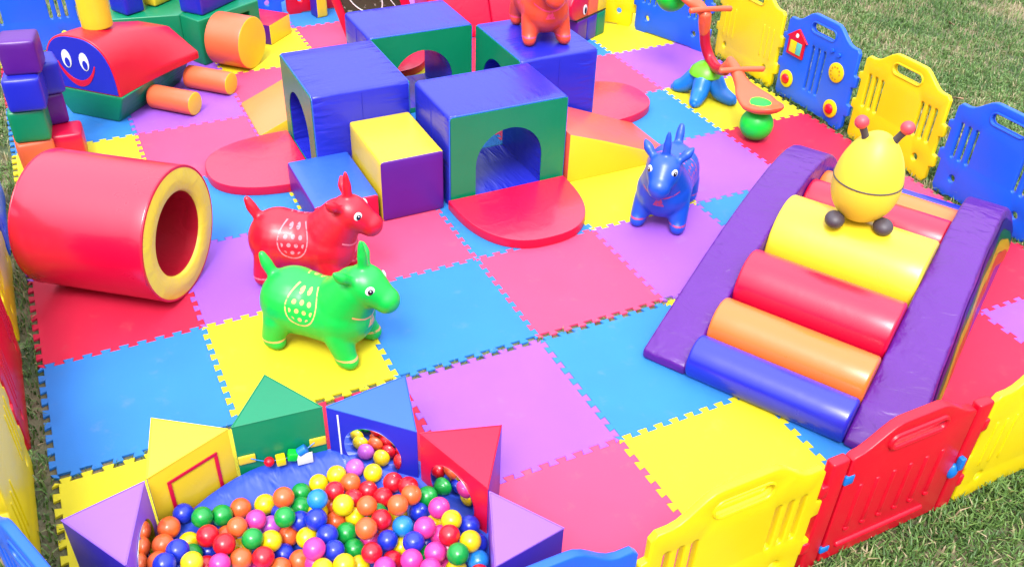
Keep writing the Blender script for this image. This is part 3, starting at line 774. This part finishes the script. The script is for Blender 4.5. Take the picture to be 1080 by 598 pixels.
animal('#1450C8', '#C0341C', 'blue', 1.0, .60, 0, rad(-135), 'blue bouncy animal with brown foot bands facing the camera by the slide')
animal('#F24C2C', '#F03C7A', 'orange', .92, 1.81, H+.002, rad(-104), 'orange bouncy animal with pink bell mark on the right blue cube', 1.)

# ------------------------------------------------------------------ ball pit
PH = .31
pA, pB, pC, pD, pE, pF, pG = (-1.519, -.442), (-1.256, -.335), (-.967, -.362), (-.739, -.588), (-.638, -.887), (-.739, -1.137), (-1.61, -.729)
mirror_m = material('acrylic_mirror', '#D8DCE4', .08, .015, 3, 0, 0, metal=1)
for l_ in list(mirror_m.node_tree.links):
    if l_.to_socket.name == 'Roughness': mirror_m.node_tree.links.remove(l_)
mb = mirror_m.node_tree.nodes['Principled BSDF']; mb.inputs['Roughness'].default_value = .02
for l_ in list(mirror_m.node_tree.links):
    if l_.to_socket == mb.inputs['Base Color']: mirror_m.node_tree.links.remove(l_)
mb.inputs['Base Color'].default_value = (.93, .93, .93, 1)
def segment(P1, P2, Q, col, topcol, label, extra=None, outer='indigo'):
    P1, P2, Q = Vector(P1), Vector(P2), Vector(Q); mid = (P1+P2)/2; e = (P2-P1).normalized(); rz = math.atan2(e.y, e.x)
    R = Matrix.Rotation(-rz, 2); loc = [R @ (p-mid) for p in (P1, P2, Q)]
    loc[0].x += .003; loc[1].x -= .003
    t = thing('ball_pit_wall', label, 'ball pit wall', (mid.x, mid.y, .002), rz, 'triangular ball pit walls')
    bm = prism([tuple(p) for p in loc], 0, PH, .006, 3)
    split(bm, t, [('top_panel', vinyl(topcol), lambda n, c: n.z > .7), ('inner_panel', vinyl(col), lambda n, c: n.y < -.5), ('outer_panel', vinyl(outer), any_face)])
    # piping round the top
    ctr = (loc[0]+loc[1]+loc[2])/3; pts = [(p.x+(ctr.x-p.x)*.02, p.y+(ctr.y-p.y)*.02, PH-.0015) for p in loc]
    obj('piping', tube(pts+[pts[0]], .0030, n=8, cap=False, sub=1), vinyl(topcol), t)
    if extra == 'mirror':
        b = revolve([(0, 0), (.098, 0), (.100, .001), (.100, .003), (.097, .0036), (0, .0036)], 48); turn(b, Matrix.Rotation(pi/2, 4, 'X'))
        obj('mirror', b, mirror_m, t, (0, -.0005, .165), ang=30)
    if extra == 'frame':
        for (x0, x1, z0, z1) in ((-.085, .085, .240, .252), (-.085, -.073, .09, .240), (.073, .085, .09, .240), (-.085, .085, .078, .090)):
            obj('red_strip', turn(prism([(x0, z0), (x1, z0), (x1, z1), (x0, z1)], 0, .003, .0008), Matrix.Rotation(pi/2, 4, 'X')), vinyl('red'), t, (0, -.0005, 0))
    if extra == 'beads':
        for xx, zz in ((-.112, .168), (.112, .172)):
            obj('tab', turn(soft_box(.052, .006, .034, .002, .001, 3, zz-.02), Matrix.Translation((xx, -.004, 0))), vinyl('yellow'), t)
        obj('string', tube([(-.10, -.008, .168), (-.045, -.02, .150), (.04, -.02, .150), (.10, -.008, .172)], .0018, n=6), plastic('skyblue'), t)
        obj('bead', ball_bm(.0165, (-.048, -.022, .150)), plastic('red'), t)
        obj('bead', turn(soft_box(.030, .030, .030, .004, 0, 2, .132), Matrix.Translation((-.012, -.022, 0))), plastic('yellow'), t)
        obj('bead', turn(soft_box(.030, .030, .030, .004, 0, 2, .137), Matrix.Rotation(.3, 4, 'Y') @ Matrix.Translation((-.02, -.022, 0))), plastic('green'), t, (.0, 0, .004))
        obj('bead', turn(revolve(rcyl(.0155, .03, .003), 24, 'X'), Matrix.Translation((.045, -.022, .158)) @ Matrix.Rotation(-.5, 4, 'Y')), plastic('skyblue'), t)
        obj('care_tag', turn(soft_box(.050, .003, .046, .001, 0, 2, .115), Matrix.Translation((.062, -.034, 0))), plastic('white'), t)
    if extra == 'mirror' and col == 'blue':
        obj('zip_strip', turn(soft_box(.006, .002, .24, .0008, 0, 2, .05), Matrix.Translation((-.115, -.0015, 0))), plastic('white'), t)
    return t
VC['violettop'] = '#9460DC'; VC['skytop'] = '#2E62D2'
segment(pG, pA, (-1.748, -.497), 'violet', 'violettop', 'purple triangular ball pit wall at the left with orange balls mirrored in it', 'mirror')
segment(pA, pB, (-1.464, -.191), 'yellow', 'yellow', 'yellow triangular ball pit wall with a red square outline', 'frame')
segment(pB, pC, (-1.099, -.137), 'green', 'green', 'green triangular ball pit wall with a string of beads', 'beads', outer='green')
segment(pC, pD, (-.681, -.329), 'blue', 'skytop', 'blue triangular ball pit wall with a round mirror', 'mirror')
segment(pD, pE, (-.49, -.665), 'red', 'red', 'red triangular ball pit wall with mirror and dark blue outer side', 'mirror')
segment(pE, pF, (-.505, -1.097), 'violet', 'violettop', 'purple triangular ball pit wall at the right next to the blue fence rail')
bowl = [(0, .035)]+[(.05*k, .035+.085*(.05*k/.5)**2.5) for k in range(1, 10)]+[(.475, .035+.085*.88), (.50, .121), (.515, .118), (.52, .10), (.52, .02), (0, .004)]
bm = revolve(bowl, 64)
VC['pitblue'] = '#2A4CC8'
o = obj('ball_pit_floor', bm, crumple('pitblue'), loc=(-1.12, -.85, 0), ang=60)
tag(o, 'round blue padded floor of the ball pit under the plastic balls', 'floor pad')

BALLS = 'O-1.491,-0.498,0.150;O-1.517,-0.555,0.152;B-1.444,-0.457,0.145;G-1.396,-0.504,0.155;G-1.341,-0.495,0.126;Y-1.448,-0.551,0.122;B-1.482,-0.636,0.201;R-1.395,-0.590,0.167;R-1.359,-0.647,0.176;O-1.344,-0.558,0.101;B-1.402,-0.595,0.104;G-1.450,-0.612,0.137;Y-1.454,-0.691,0.199;B-1.522,-0.681,0.218;O-1.539,-0.614,0.157;B-1.492,-0.656,0.145;P-1.385,-0.704,0.170;R-1.420,-0.667,0.131;G-1.356,-0.650,0.113;O-1.283,-0.478,0.111;Y-1.211,-0.487,0.103;O-1.159,-0.530,0.155;G-1.098,-0.485,0.101;Y-1.038,-0.475,0.105;O-1.312,-0.596,0.170;P-1.255,-0.579,0.154;B-1.174,-0.532,0.094;G-1.176,-0.612,0.163;G-1.114,-0.545,0.104;L-1.071,-0.597,0.175;V-1.216,-0.577,0.105;B-1.132,-0.608,0.119;Y-1.073,-0.591,0.113;B-1.093,-0.651,0.154;G-1.281,-0.651,0.164;Y-1.232,-0.650,0.126;O-1.176,-0.615,0.079;Y-1.131,-0.669,0.110;Y-1.314,-0.611,0.089;O-1.326,-0.694,0.147;R-1.268,-0.715,0.147;B-1.205,-0.670,0.074;P-1.131,-0.765,0.171;O-1.170,-0.720,0.085;O-1.229,-0.735,0.100;B-1.073,-0.665,0.087;P-1.134,-0.766,0.108;Y-1.126,-0.820,0.142;P-1.286,-0.694,0.077;Y-0.977,-0.471,0.111;V-0.916,-0.472,0.118;Y-0.870,-0.514,0.115;R-1.010,-0.565,0.150;O-0.949,-0.526,0.118;R-0.905,-0.563,0.100;R-0.824,-0.574,0.111;O-1.023,-0.560,0.088;Y-1.003,-0.629,0.150;R-0.961,-0.587,0.112;R-0.873,-0.616,0.108;O-0.941,-0.670,0.160;O-0.859,-0.717,0.174;O-1.030,-0.621,0.079;Y-0.974,-0.645,0.097;O-0.971,-0.751,0.162;R-0.916,-0.726,0.146;G-0.910,-0.666,0.106;Y-0.853,-0.685,0.090;B-1.078,-0.708,0.138;G-1.017,-0.691,0.097;B-1.076,-0.770,0.140;G-1.014,-0.752,0.091;P-0.957,-0.729,0.076;B-0.921,-0.791,0.127;O-0.897,-0.728,0.086;R-0.981,-0.825,0.142;R-0.925,-0.839,0.090;Y-0.881,-0.796,0.079;Y-1.066,-0.832,0.142;Y-1.018,-0.815,0.092;P-0.963,-0.885,0.134;P-1.080,-0.757,0.068;R-0.792,-0.625,0.130;O-0.805,-0.687,0.162;G-0.748,-0.673,0.113;L-0.862,-0.761,0.127;B-0.793,-0.715,0.107;P-0.747,-0.769,0.162;P-0.816,-0.826,0.169;Y-0.764,-0.772,0.100;Y-0.737,-0.841,0.179;B-0.686,-0.856,0.145;R-0.771,-0.905,0.202;P-0.773,-0.839,0.127;Y-0.721,-0.941,0.190;B-0.865,-0.862,0.171;B-0.812,-0.819,0.089;B-0.690,-0.921,0.139;P-0.822,-0.922,0.170;G-0.833,-0.876,0.109;P-0.773,-0.899,0.140;G-0.774,-0.974,0.200;L-0.713,-0.978,0.141;P-0.893,-0.918,0.171;P-0.857,-0.973,0.178;P-0.802,-0.928,0.093;Y-0.780,-0.974,0.132;B-1.383,-1.128,0.105;G-1.081,-1.253,0.111;P-1.158,-1.185,0.095;Y-1.337,-1.171,0.106;G-1.138,-1.101,0.080;Y-0.771,-1.116,0.175;G-1.006,-1.187,0.099;B-0.801,-1.136,0.118;G-0.815,-1.067,0.103;Y-1.018,-1.249,0.113;B-1.202,-1.235,0.108;B-0.852,-1.171,0.114;R-1.260,-1.064,0.081;B-1.297,-1.013,0.079;L-0.974,-1.009,0.076;O-0.913,-0.994,0.080;B-0.864,-1.106,0.100;G-1.407,-1.028,0.095;V-0.904,-1.206,0.114;G-1.198,-1.063,0.077;Y-1.347,-1.067,0.090;L-1.058,-1.001,0.071;P-0.956,-1.241,0.118;O-1.025,-1.091,0.081;O-0.899,-1.055,0.088;R-1.265,-1.238,0.114;Y-1.356,-0.992,0.083;B-1.269,-1.126,0.090;B-0.758,-1.090,0.119;G-1.080,-1.060,0.075;V-0.978,-1.132,0.090;L-0.963,-1.071,0.083;R-1.054,-1.147,0.088;Y-1.429,-1.085,0.107;R-0.916,-1.141,0.099;R-1.096,-1.194,0.096;P-1.196,-1.125,0.085;V-1.228,-1.178,0.096;G-1.144,-1.257,0.112;R-0.741,-1.048,0.177;P-0.735,-1.032,0.117;R-0.849,-1.015,0.091'
BC = dict(R=('red', '#DE1228'), O=('orange', '#F0642C'), Y=('yellow', '#F2CE0A'), G=('green', '#0A9A3A'), B=('dark blue', '#1730C0'), L=('light blue', '#1E86E6'), P=('pink', '#EE3C9A'), V=('violet', '#BC58CE'))
bm = ball_bm(.0315, u=32, v=20); me_b = bpy.data.meshes.new('ball'); bm.to_mesh(me_b); bm.free()
for p in me_b.polygons: p.use_smooth = True
bme = {}
def ball_material(nm, c):
    m = material(nm, c, .26, .06, 40, .06, .08)
    b = m.node_tree.nodes['Principled BSDF']; base = b.inputs['Base Color'].links[0].from_socket
    tc = N(m, 'ShaderNodeTexCoord'); sp = N(m, 'ShaderNodeSeparateXYZ'); L(m, tc.outputs['Object'], sp.inputs[0])
    L(m, mixc(m, mth(m, 'MULTIPLY', mth(m, 'LESS_THAN', mth(m, 'ABSOLUTE', sp.outputs[2]), .0006), .35), base, (.05, .04, .04, 1)), b.inputs['Base Color'])   # mould seam
    return m
for k, (nm, c) in BC.items():
    bme[k] = me_b.copy(); m_ = ball_material('ball_'+nm.replace(' ', '_'), c); bme[k].materials.append(m_)
rb = random.Random(5)
for s in BALLS.split(';'):
    k = s[0]; x, y, z = map(float, s[1:].split(','))
    o = link('ball', bme[k], None, (x, y, z), (rb.uniform(0, 6), rb.uniform(0, 6), rb.uniform(0, 6)))
    q = rb.uniform(.95, 1.05); o.scale = (q, q, q)
    tag(o, '%s plastic ball lying among the others in the ball pit' % BC[k][0], 'ball', '%s balls in the ball pit' % BC[k][0])

# ------------------------------------------------------------------ smiling half cylinder on its green base, rolls, bench, blocks
ez = math.atan2(-.697, .717); TO = Vector((-1.384, 2.672, 0)); te = Vector((.717, -.697, 0)); td = Vector((.697, .717, 0))
def tpos(x, y, z=0): q = TO+te*x+td*y; return (q.x, q.y, z)
t = thing('boat_shaped_base', 'green boat shaped foam base under the smiling half cylinder', 'soft play block', tpos(0, 0), ez)
b = prism([(-.155, .02), (.155, .02), (.155, .60), (-.155, .60)], 0, .168, .010, 3, top=[(-.238, -.005), (.238, -.005), (.238, .625), (-.238, .625)])
split(b, t, [('top_panel', vinyl('green'), lambda n, c: n.z > .7), ('side_panel', crumple('green'), any_face)])
t = thing('smiling_half_cylinder', 'red half cylinder block with a blue smiling face', 'soft play block', tpos(0, 0, .170), ez)
def loaf(rx, rz_, n=40, ex=2.7):
    p = []
    for k in range(n+1):
        a = pi-pi*k/n; c, s = cos(a), sin(a); p.append((rx*math.copysign(abs(c)**(2/ex), c), rz_*abs(s)**(2/ex)))
    q = []
    for v in p:
        if not q or (Vector(v)-Vector(q[-1])).length > .003: q.append(v)
    return q
def loft_loaf():
    fr = loaf_even(.225, .308); n = len(fr)
    bk_poly = [(-.235, 0), (-.235, .05), (-.07, .165), (.13, .165), (.305, .035), (.305, 0)]
    # resample the back outline to the same number of points
    seg = [(Vector(a), Vector(b)) for a, b in zip(bk_poly, bk_poly[1:])]; tot = sum((b-a).length for a, b in seg)
    bk = []
    for k in range(n):
        d = tot*k/(n-1)
        for a, b in seg:
            if d <= (b-a).length+1e-9: bk.append(a.lerp(b, d/(b-a).length)); break
            d -= (b-a).length
    bm = bmesh.new(); rings = []
    for t_, y in ((0, .0), (0, .004), (0, .012), (.02, .06), (.10, .16), (.26, .28), (.48, .40), (.74, .51), (.97, .605), (1, .62)):
        k_ = .985 if y == 0 else (.97 if y == .62 else 1)
        rings.append([bm.verts.new(((f[0]*(1-t_)+b_.x*t_)*k_, y, max(0, (f[1]*(1-t_)+b_.y*t_)*k_))) for f, b_ in zip(fr, bk)])
    for a, b in zip(rings, rings[1:]):
        for q in range(n): bm.faces.new((a[q], a[(q+1) % n], b[(q+1) % n], b[q]))
    bm.faces.new(rings[0]); bm.faces.new(rings[-1][::-1])
    return bm
def loaf_even(rx, rz_, n=60):
    p = loaf(rx, rz_, 200); seg = [(Vector(a), Vector(b)) for a, b in zip(p, p[1:])]; tot = sum((b-a).length for a, b in seg); out = []
    for k in range(n):
        d = tot*k/(n-1)
        for a, b in seg:
            if d <= (b-a).length+1e-9: out.append(tuple(a.lerp(b, d/(b-a).length))); break
            d -= (b-a).length
        else: out.append(p[-1])
    return out
obj('cover', loft_loaf(), material('vinyl_loaf', '#D0082C', .36, .10, 5, .05, .05), t, ang=50)
fp = turn(prism(loaf(.213, .294)[::-1], 0, .004, .0015, 1), XZ)
face = obj('face', fp, vinyl('blue'), t, (0, -.0005, .006))
def flat(name, poly, th, m, loc, par=None):
    return obj(name, turn(prism(poly, 0, th, .0004, 1), XZ), m, par or face, loc)
wv = plastic('white')
for ex_, ez_ in ((-.068, .168), (.042, .166)):
    e = flat('eye', circ(0, 0, .029, 28, .050), .003, wv, (ex_, -.0040, ez_))
    flat('pupil', circ(0, 0, .0155, 24, .026), .002, vinyl('blue'), (ex_+.003, -.0070, ez_-.018))
sm = []
for k in range(21):
    a = k/20; sm.append((-.134+.239*a, .148+.004*a-.125*(1-(2*a-1)**2)**.8))
for k in range(21):
    a = 1-k/20; sm.append((-.128+.227*a, .158-.098*(1-(2*a-1)**2)**.8 if 0 < k < 20 else .156))
flat('smile', sm, .003, vinyl('red'), (0, -.0040, -.006))
def log(name, label, p, axis_rz, ln, r, body, end, group=None, vert=False):
    t = thing(name, label, 'soft play roll', p, axis_rz, group)
    b = revolve(rcyl(r, ln, .008), 48); 
    if not vert: turn(b, Matrix.Rotation(pi/2, 4, 'Y'))
    ax = 2 if vert else 0
    split(b, t, [('end_disc', vinyl(end), lambda n, c: n[ax] > .8), ('end_disc', vinyl(end), lambda n, c: n[ax] < -.8), ('cover', vinyl(body), any_face)])
    return t
log('foam_roll', 'yellow upright foam cylinder standing like a chimney on the red half cylinder', tpos(.0, .20, .462), 0, .30, .080, 'yellow', 'yellow', vert=True)
log('foam_roll', 'orange foam roll with yellow end nearest the blue smiling face', tpos(.215, .26, .065), ez, .275, .066, 'orange', 'yellow', 'pair of orange foam rolls')
log('foam_roll', 'orange foam roll with yellow end next to the big orange barrel', tpos(.245, .565, .065), ez, .285, .066, 'orange', 'yellow', 'pair of orange foam rolls')
log('foam_barrel', 'big orange foam barrel with yellow end in the recess of the green bench', (-.395-.235*.717, 3.041+.235*.697, .157), ez, .235, .157, 'orange', 'yellow')
# green bench with a recess
t = thing('bench_block', 'large green bench block behind the red half cylinder carrying blue blocks', 'soft play block', (-.672, 3.17, 0), rad(29))
b = turn(prism([(0, 0), (.075, 0), (.075, .235), (.40, .235), (.40, 0), (.48, 0), (.48, .285), (0, .285)], 0, .01, .004, 2), XZ)
bm = prism([(0, .01), (.48, .01), (.36, .50), (-.26, .42), (-.36, .30)], .0, .283, .008, 3)
# recess: front plate stands proud of the body
bm2 = turn(prism([(0, 0), (.075, 0), (.075, .235), (.40, .235), (.40, 0), (.48, 0), (.48, .285), (0, .285)], 0, .17, .008, 3), XZ)
b.free()
turn(bm2, Matrix.Translation((0, .0, 0)))
for v in bm2.verts: v.co.y += 0
obj('front_frame', bm2, vinyl('green'), t, (.0, .006, 0))
obj('body', bm, vinyl('green'), t)
t.location = (-.672-.17*sin(rad(29))*1.0, 3.17+.17*cos(rad(29)), 0)
block('foam_block', 'dark blue block on the green bench at the left, beside the slanted yellow block', 'soft play block', -1.03, 3.50, .287, .13, .16, .26, rad(29), [('cover', vinyl('blue'), any_face)], 'blue blocks on the green bench')
block('foam_block', 'long blue block on the right edge of the green bench', 'soft play block', -.55, 3.42, .287, .36, .17, .26, rad(40), [('side_panel', vinyl('indigo'), lambda n, c: n.y < -.6), ('cover', vinyl('blue'), any_face)], 'blue blocks on the green bench')
block('foam_block', 'yellow block on the green bench between the two blue blocks', 'soft play block', -.80, 3.62, .287, .26, .10, .2, rad(40), [('cover', vinyl('yellow'), any_face)])
t = thing('wedge_block', 'wedge block with pinkish red top and yellow front behind the orange barrel', 'soft play block', (-.20, 3.50, 0), rad(43))
b = prism([(-.115, -.10), (.125, -.10), (.115, .15), (-.13, .15)], 0, .135, .007, 3)
split(b, t, [('top_panel', vinyl('red'), top), ('front_panel', vinyl('yellow'), front), ('side_panel', vinyl('purple'), any_face)])

# ------------------------------------------------------------------ stacked cubes
def cube(col, x, y, z, rz, label, s=.165):
    b = soft_box(s, s, s, .016, .004, 6); o = obj('foam_cube', b, vinyl(col), None, (x, y, z), (0, 0, rz)); tag(o, label, 'foam cube', 'stacked foam cubes')
cube('orange', -1.680, 2.235, 0, .10, 'orange foam cube at the bottom of the front stack behind the tunnel roll')
cube('green', -1.668, 2.235, .167, -.10, 'green foam cube second from the bottom of the front stack')
cube('blue', -1.648, 2.215, .334, -.14, 'blue foam cube under the purple one at the top of the front stack')
cube('purple', -1.622, 2.255, .501, -.18, 'purple foam cube on top of the front stack of four')
cube('red', -1.535, 2.265, 0, -.10, 'red foam cube on the floor right of the orange one')
cube('purple', -1.585, 2.385, .167, .1, 'purple foam cube half hidden behind the green one in the rear stack')
cube('blue', -1.565, 2.37, .334, .1, 'dark blue foam cube at the top of the rear stack')

# ------------------------------------------------------------------ seesaw with ball feet
t = thing('seesaw', 'orange and red spinning seesaw on a blue four footed stand with green balls', 'seesaw', (1.978, 1.635, 0))
bl = plastic('skyblue')
for a, ln in ((134, .19), (219, .21), (293, .215), (30, .2)):
    d = Vector((cos(rad(a)), sin(rad(a)), 0)); s = Vector((-d.y, d.x, 0))
    pts = [d*.025+Vector((0, 0, .150)), d*.065+Vector((0, 0, .110)), d*.115+Vector((0, 0, .055)), d*(ln-.02)+Vector((0, 0, .030)), d*ln+Vector((0, 0, .024))]
    b = tube(pts, [.056, .056, .050, .036, .018], n=20)
    for v in b.verts: v.co.z = max(v.co.z, .002)
    obj('foot', b, bl, t)
obj('hub', revolve([(0, .218), (.03, .216), (.06, .203), (.092, .175), (.104, .145), (.095, .135), (0, .135)], 40), plastic('lightgreen'), t)
obj('curved_tube', tube([(-.03, -.20, .245), (-.01, -.10, .215), (.008, .0, .235), (-.01, .04, .31), (-.03, .045, .41)], .031, n=20), plastic('crimson'), t)
om = plastic('orange'); gm = plastic('green')
def seat(neck, head, saucer, h0, h1, ballp, yw):
    n, h, s = Vector(neck), Vector(head), Vector(saucer)
    # neck flowing into a scooped saddle: elliptical sections along the head-to-saddle line
    d = s-h; sec = [(-.10, .026, .030, .0), (.0, .032, .036, .0), (.18, .036, .036, -.004), (.40, .050, .034, -.022), (.62, .085, .032, -.020), (.85, .108, .036, -.006), (1.05, .112, .038, .002), (1.25, .098, .036, .012), (1.40, .066, .028, .026), (1.47, .030, .014, .034)]
    V4 = []
    for i in range(len(sec)-1):
        p0, p1, p2, p3 = sec[max(i-1, 0)], sec[i], sec[i+1], sec[min(i+2, len(sec)-1)]
        for k in range(4):
            q = k/4; V4.append([.5*((2*b)+(c-a)*q+(2*a-5*b+4*c-e_)*q*q+(3*b-a-3*c+e_)*q**3) for a, b, c, e_ in zip(p0, p1, p2, p3)])
    V4.append(list(sec[-1])); sb = bmesh.new(); rings = []; hd = Vector((d.x, d.y, 0)).normalized(); sd_ = Vector((-hd.y, hd.x, 0))
    lean = .45*d.z/d.length
    for (u, rx, rz2, dz) in V4:
        c = h+Vector((d.x*u, d.y*u, d.z*min(u, 1)))+Vector((0, 0, dz)); row = []
        for k in range(24):
            a = 2*pi*k/24; top_ = sin(a)
            scoop = -.45 if u > .7 and top_ > 0 else 0          # hollow upper side
            z_ = rz2*top_*(1 if top_ < 0 else (1-.75*max(0, min(1, (u-.5)/.35))*(1-abs(cos(a))**3)))
            row.append(sb.verts.new(c+sd_*rx*cos(a)+Vector((0, 0, z_))))
        rings.append(row)
    for a, b in zip(rings, rings[1:]):
        for k in range(24): sb.faces.new((a[k], a[(k+1) % 24], b[(k+1) % 24], b[k]))
    sb.faces.new(rings[0]); sb.faces.new(rings[-1][::-1])
    st = obj('seat', join(tube([n, h.lerp(n, .4), h], [.028, .037, .036], n=20), sb), om, t, ang=60)
    obj('seat_pad', ball_bm(.072, s+Vector((0, -.0, .008)), (.90, 1.15, .22), 28, 14), gm, st)
    obj('handle_bar', tube([h0, Vector(h0).lerp(Vector(h1), .5)+Vector((0, 0, .004)), h1], [.0165, .015, .0165], n=14), om, st)
    obj('ball_foot', ball_bm(.092, ballp, (1, 1, .98), 36, 22), gm, t)
seat((-.03, -.185, .25), (-.05, -.27, .31), (-.07, -.575, .205), (-.155, -.305, .305), (.085, -.375, .305), (-.075, -.585, .092), 0)
seat((-.03, .045, .38), (-.055, .03, .50), (-.09, .29, .655), (-.155, .14-.1, .53), (.085, .085-.1, .53), (-.10, .31, .52), 0)

# ------------------------------------------------------------------ back of the play area
t = thing('framed_board', 'glossy board with a painted dark green reflection and white streaks in a leaning red frame', 'play board', (.265, 3.245, .003), math.atan2(-.24, .44))
sh = Matrix.Identity(4); sh[0][2] = -.28; sh[1][2] = -.10
fb = plate([(0, 0), (.50, 0), (.50, .62), (0, .62)], [[(.055, .05), (.445, .05), (.445, .57), (.055, .57)]], .05, .008, 3); turn(fb, sh)
obj('frame', fb, vinyl('red'), t)
bm_ = material('board_painted_reflection', '#2E4432', .15, .05, 12, 0, .25)  # mirrored grass painted into the colour: dark green with pale flecks
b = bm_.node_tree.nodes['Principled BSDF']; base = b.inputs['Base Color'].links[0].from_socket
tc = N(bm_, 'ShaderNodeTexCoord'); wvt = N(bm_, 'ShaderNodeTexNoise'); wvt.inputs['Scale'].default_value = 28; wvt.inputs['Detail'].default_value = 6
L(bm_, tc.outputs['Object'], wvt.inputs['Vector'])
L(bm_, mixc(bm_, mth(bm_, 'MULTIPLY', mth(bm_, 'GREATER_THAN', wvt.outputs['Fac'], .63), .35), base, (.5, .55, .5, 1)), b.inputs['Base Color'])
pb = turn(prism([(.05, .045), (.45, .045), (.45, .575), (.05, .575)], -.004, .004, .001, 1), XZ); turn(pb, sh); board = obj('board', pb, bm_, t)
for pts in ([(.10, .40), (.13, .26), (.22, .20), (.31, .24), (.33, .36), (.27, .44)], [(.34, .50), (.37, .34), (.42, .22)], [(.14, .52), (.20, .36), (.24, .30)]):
    q = [(x, -.006, z) for x, z in pts]; b = tube(q, [.002]+[.0045]*(len(q)-2)+[.002], n=8); turn(b, sh); obj('reflection_streak', b, plastic('white'), board)  # white streaks of the reflection, modelled as thin white tubes
block('foam_post', 'narrow yellow upright block left of the leaning red frame', 'soft play block', .225, 3.76, 0, .085, .10, .5, .2, [('side_panel', vinyl('indigo'), lambda n, c: n.x < -.6), ('cover', vinyl('yellow'), any_face)])
t = thing('big_wedge', 'large plain red wedge standing behind the far blue cube', 'soft play block', (.78, 3.02, 0), rad(-7))
b = turn(prism([(0, 0), (-.5, 0), (-.5, .62), (-.36, .62), (0, .05)], 0, .42, .014, 3), XZ); turn(b, Matrix.Rotation(pi/2*-1, 4, 'Z')); 
b2 = None
obj('left_half', b, vinyl('red'), t, (.42, .0, 0))
b = turn(prism([(0, 0), (-.5, 0), (-.5, .62), (-.36, .62), (0, .05)], 0, .42, .014, 3), XZ); turn(b, Matrix.Rotation(pi/2*-1, 4, 'Z'))
obj('right_half', b, vinyl('red'), t, (.842, .0, 0))
# striped train block
t = thing('striped_block', 'striped block with red eyed head above purple, blue and green boxes', 'soft play block', (1.937, 2.739, 0), math.atan2(.425, .905))
for c, x0, x1, z0, z1 in (('green', -.10, 0, 0, .163), ('indigo', -.215, -.102, 0, .163), ('purple', -.33, -.217, 0, .163), ('yellow', -.10, 0, .175, .37), ('orange', -.215, -.102, .175, .37)):
    obj('segment', turn(soft_box(x1-x0, .25, z1-z0, .008, .002, 4, z0), Matrix.Translation(((x0+x1)/2, .125, 0))), vinyl(c), t)
hp = [(-.217, .175), (-.217, .37), (-.33, .37), (-.39, .345), (-.425, .29), (-.42, .23), (-.39, .19), (-.35, .175)]
hd = obj('head', turn(prism(hp, -.25, 0, .012, 3), XZ), vinyl('red'), t)
ew = obj('eye', turn(prism(circ(0, 0, .022, 24, .034), 0, .003, .0005, 1), XZ), plastic('white'), hd, (-.262, -.001, .232))
obj('pupil', turn(prism(circ(0, 0, .011, 20, .022), 0, .002, .0005, 1), XZ), eye_b, hd, (-.258, -.004, .226))
obj('trim', turn(soft_box(.34, .245, .012, .003, 0, 3, .163), Matrix.Translation((-.168, .125, 0))), plastic('dark'), t)
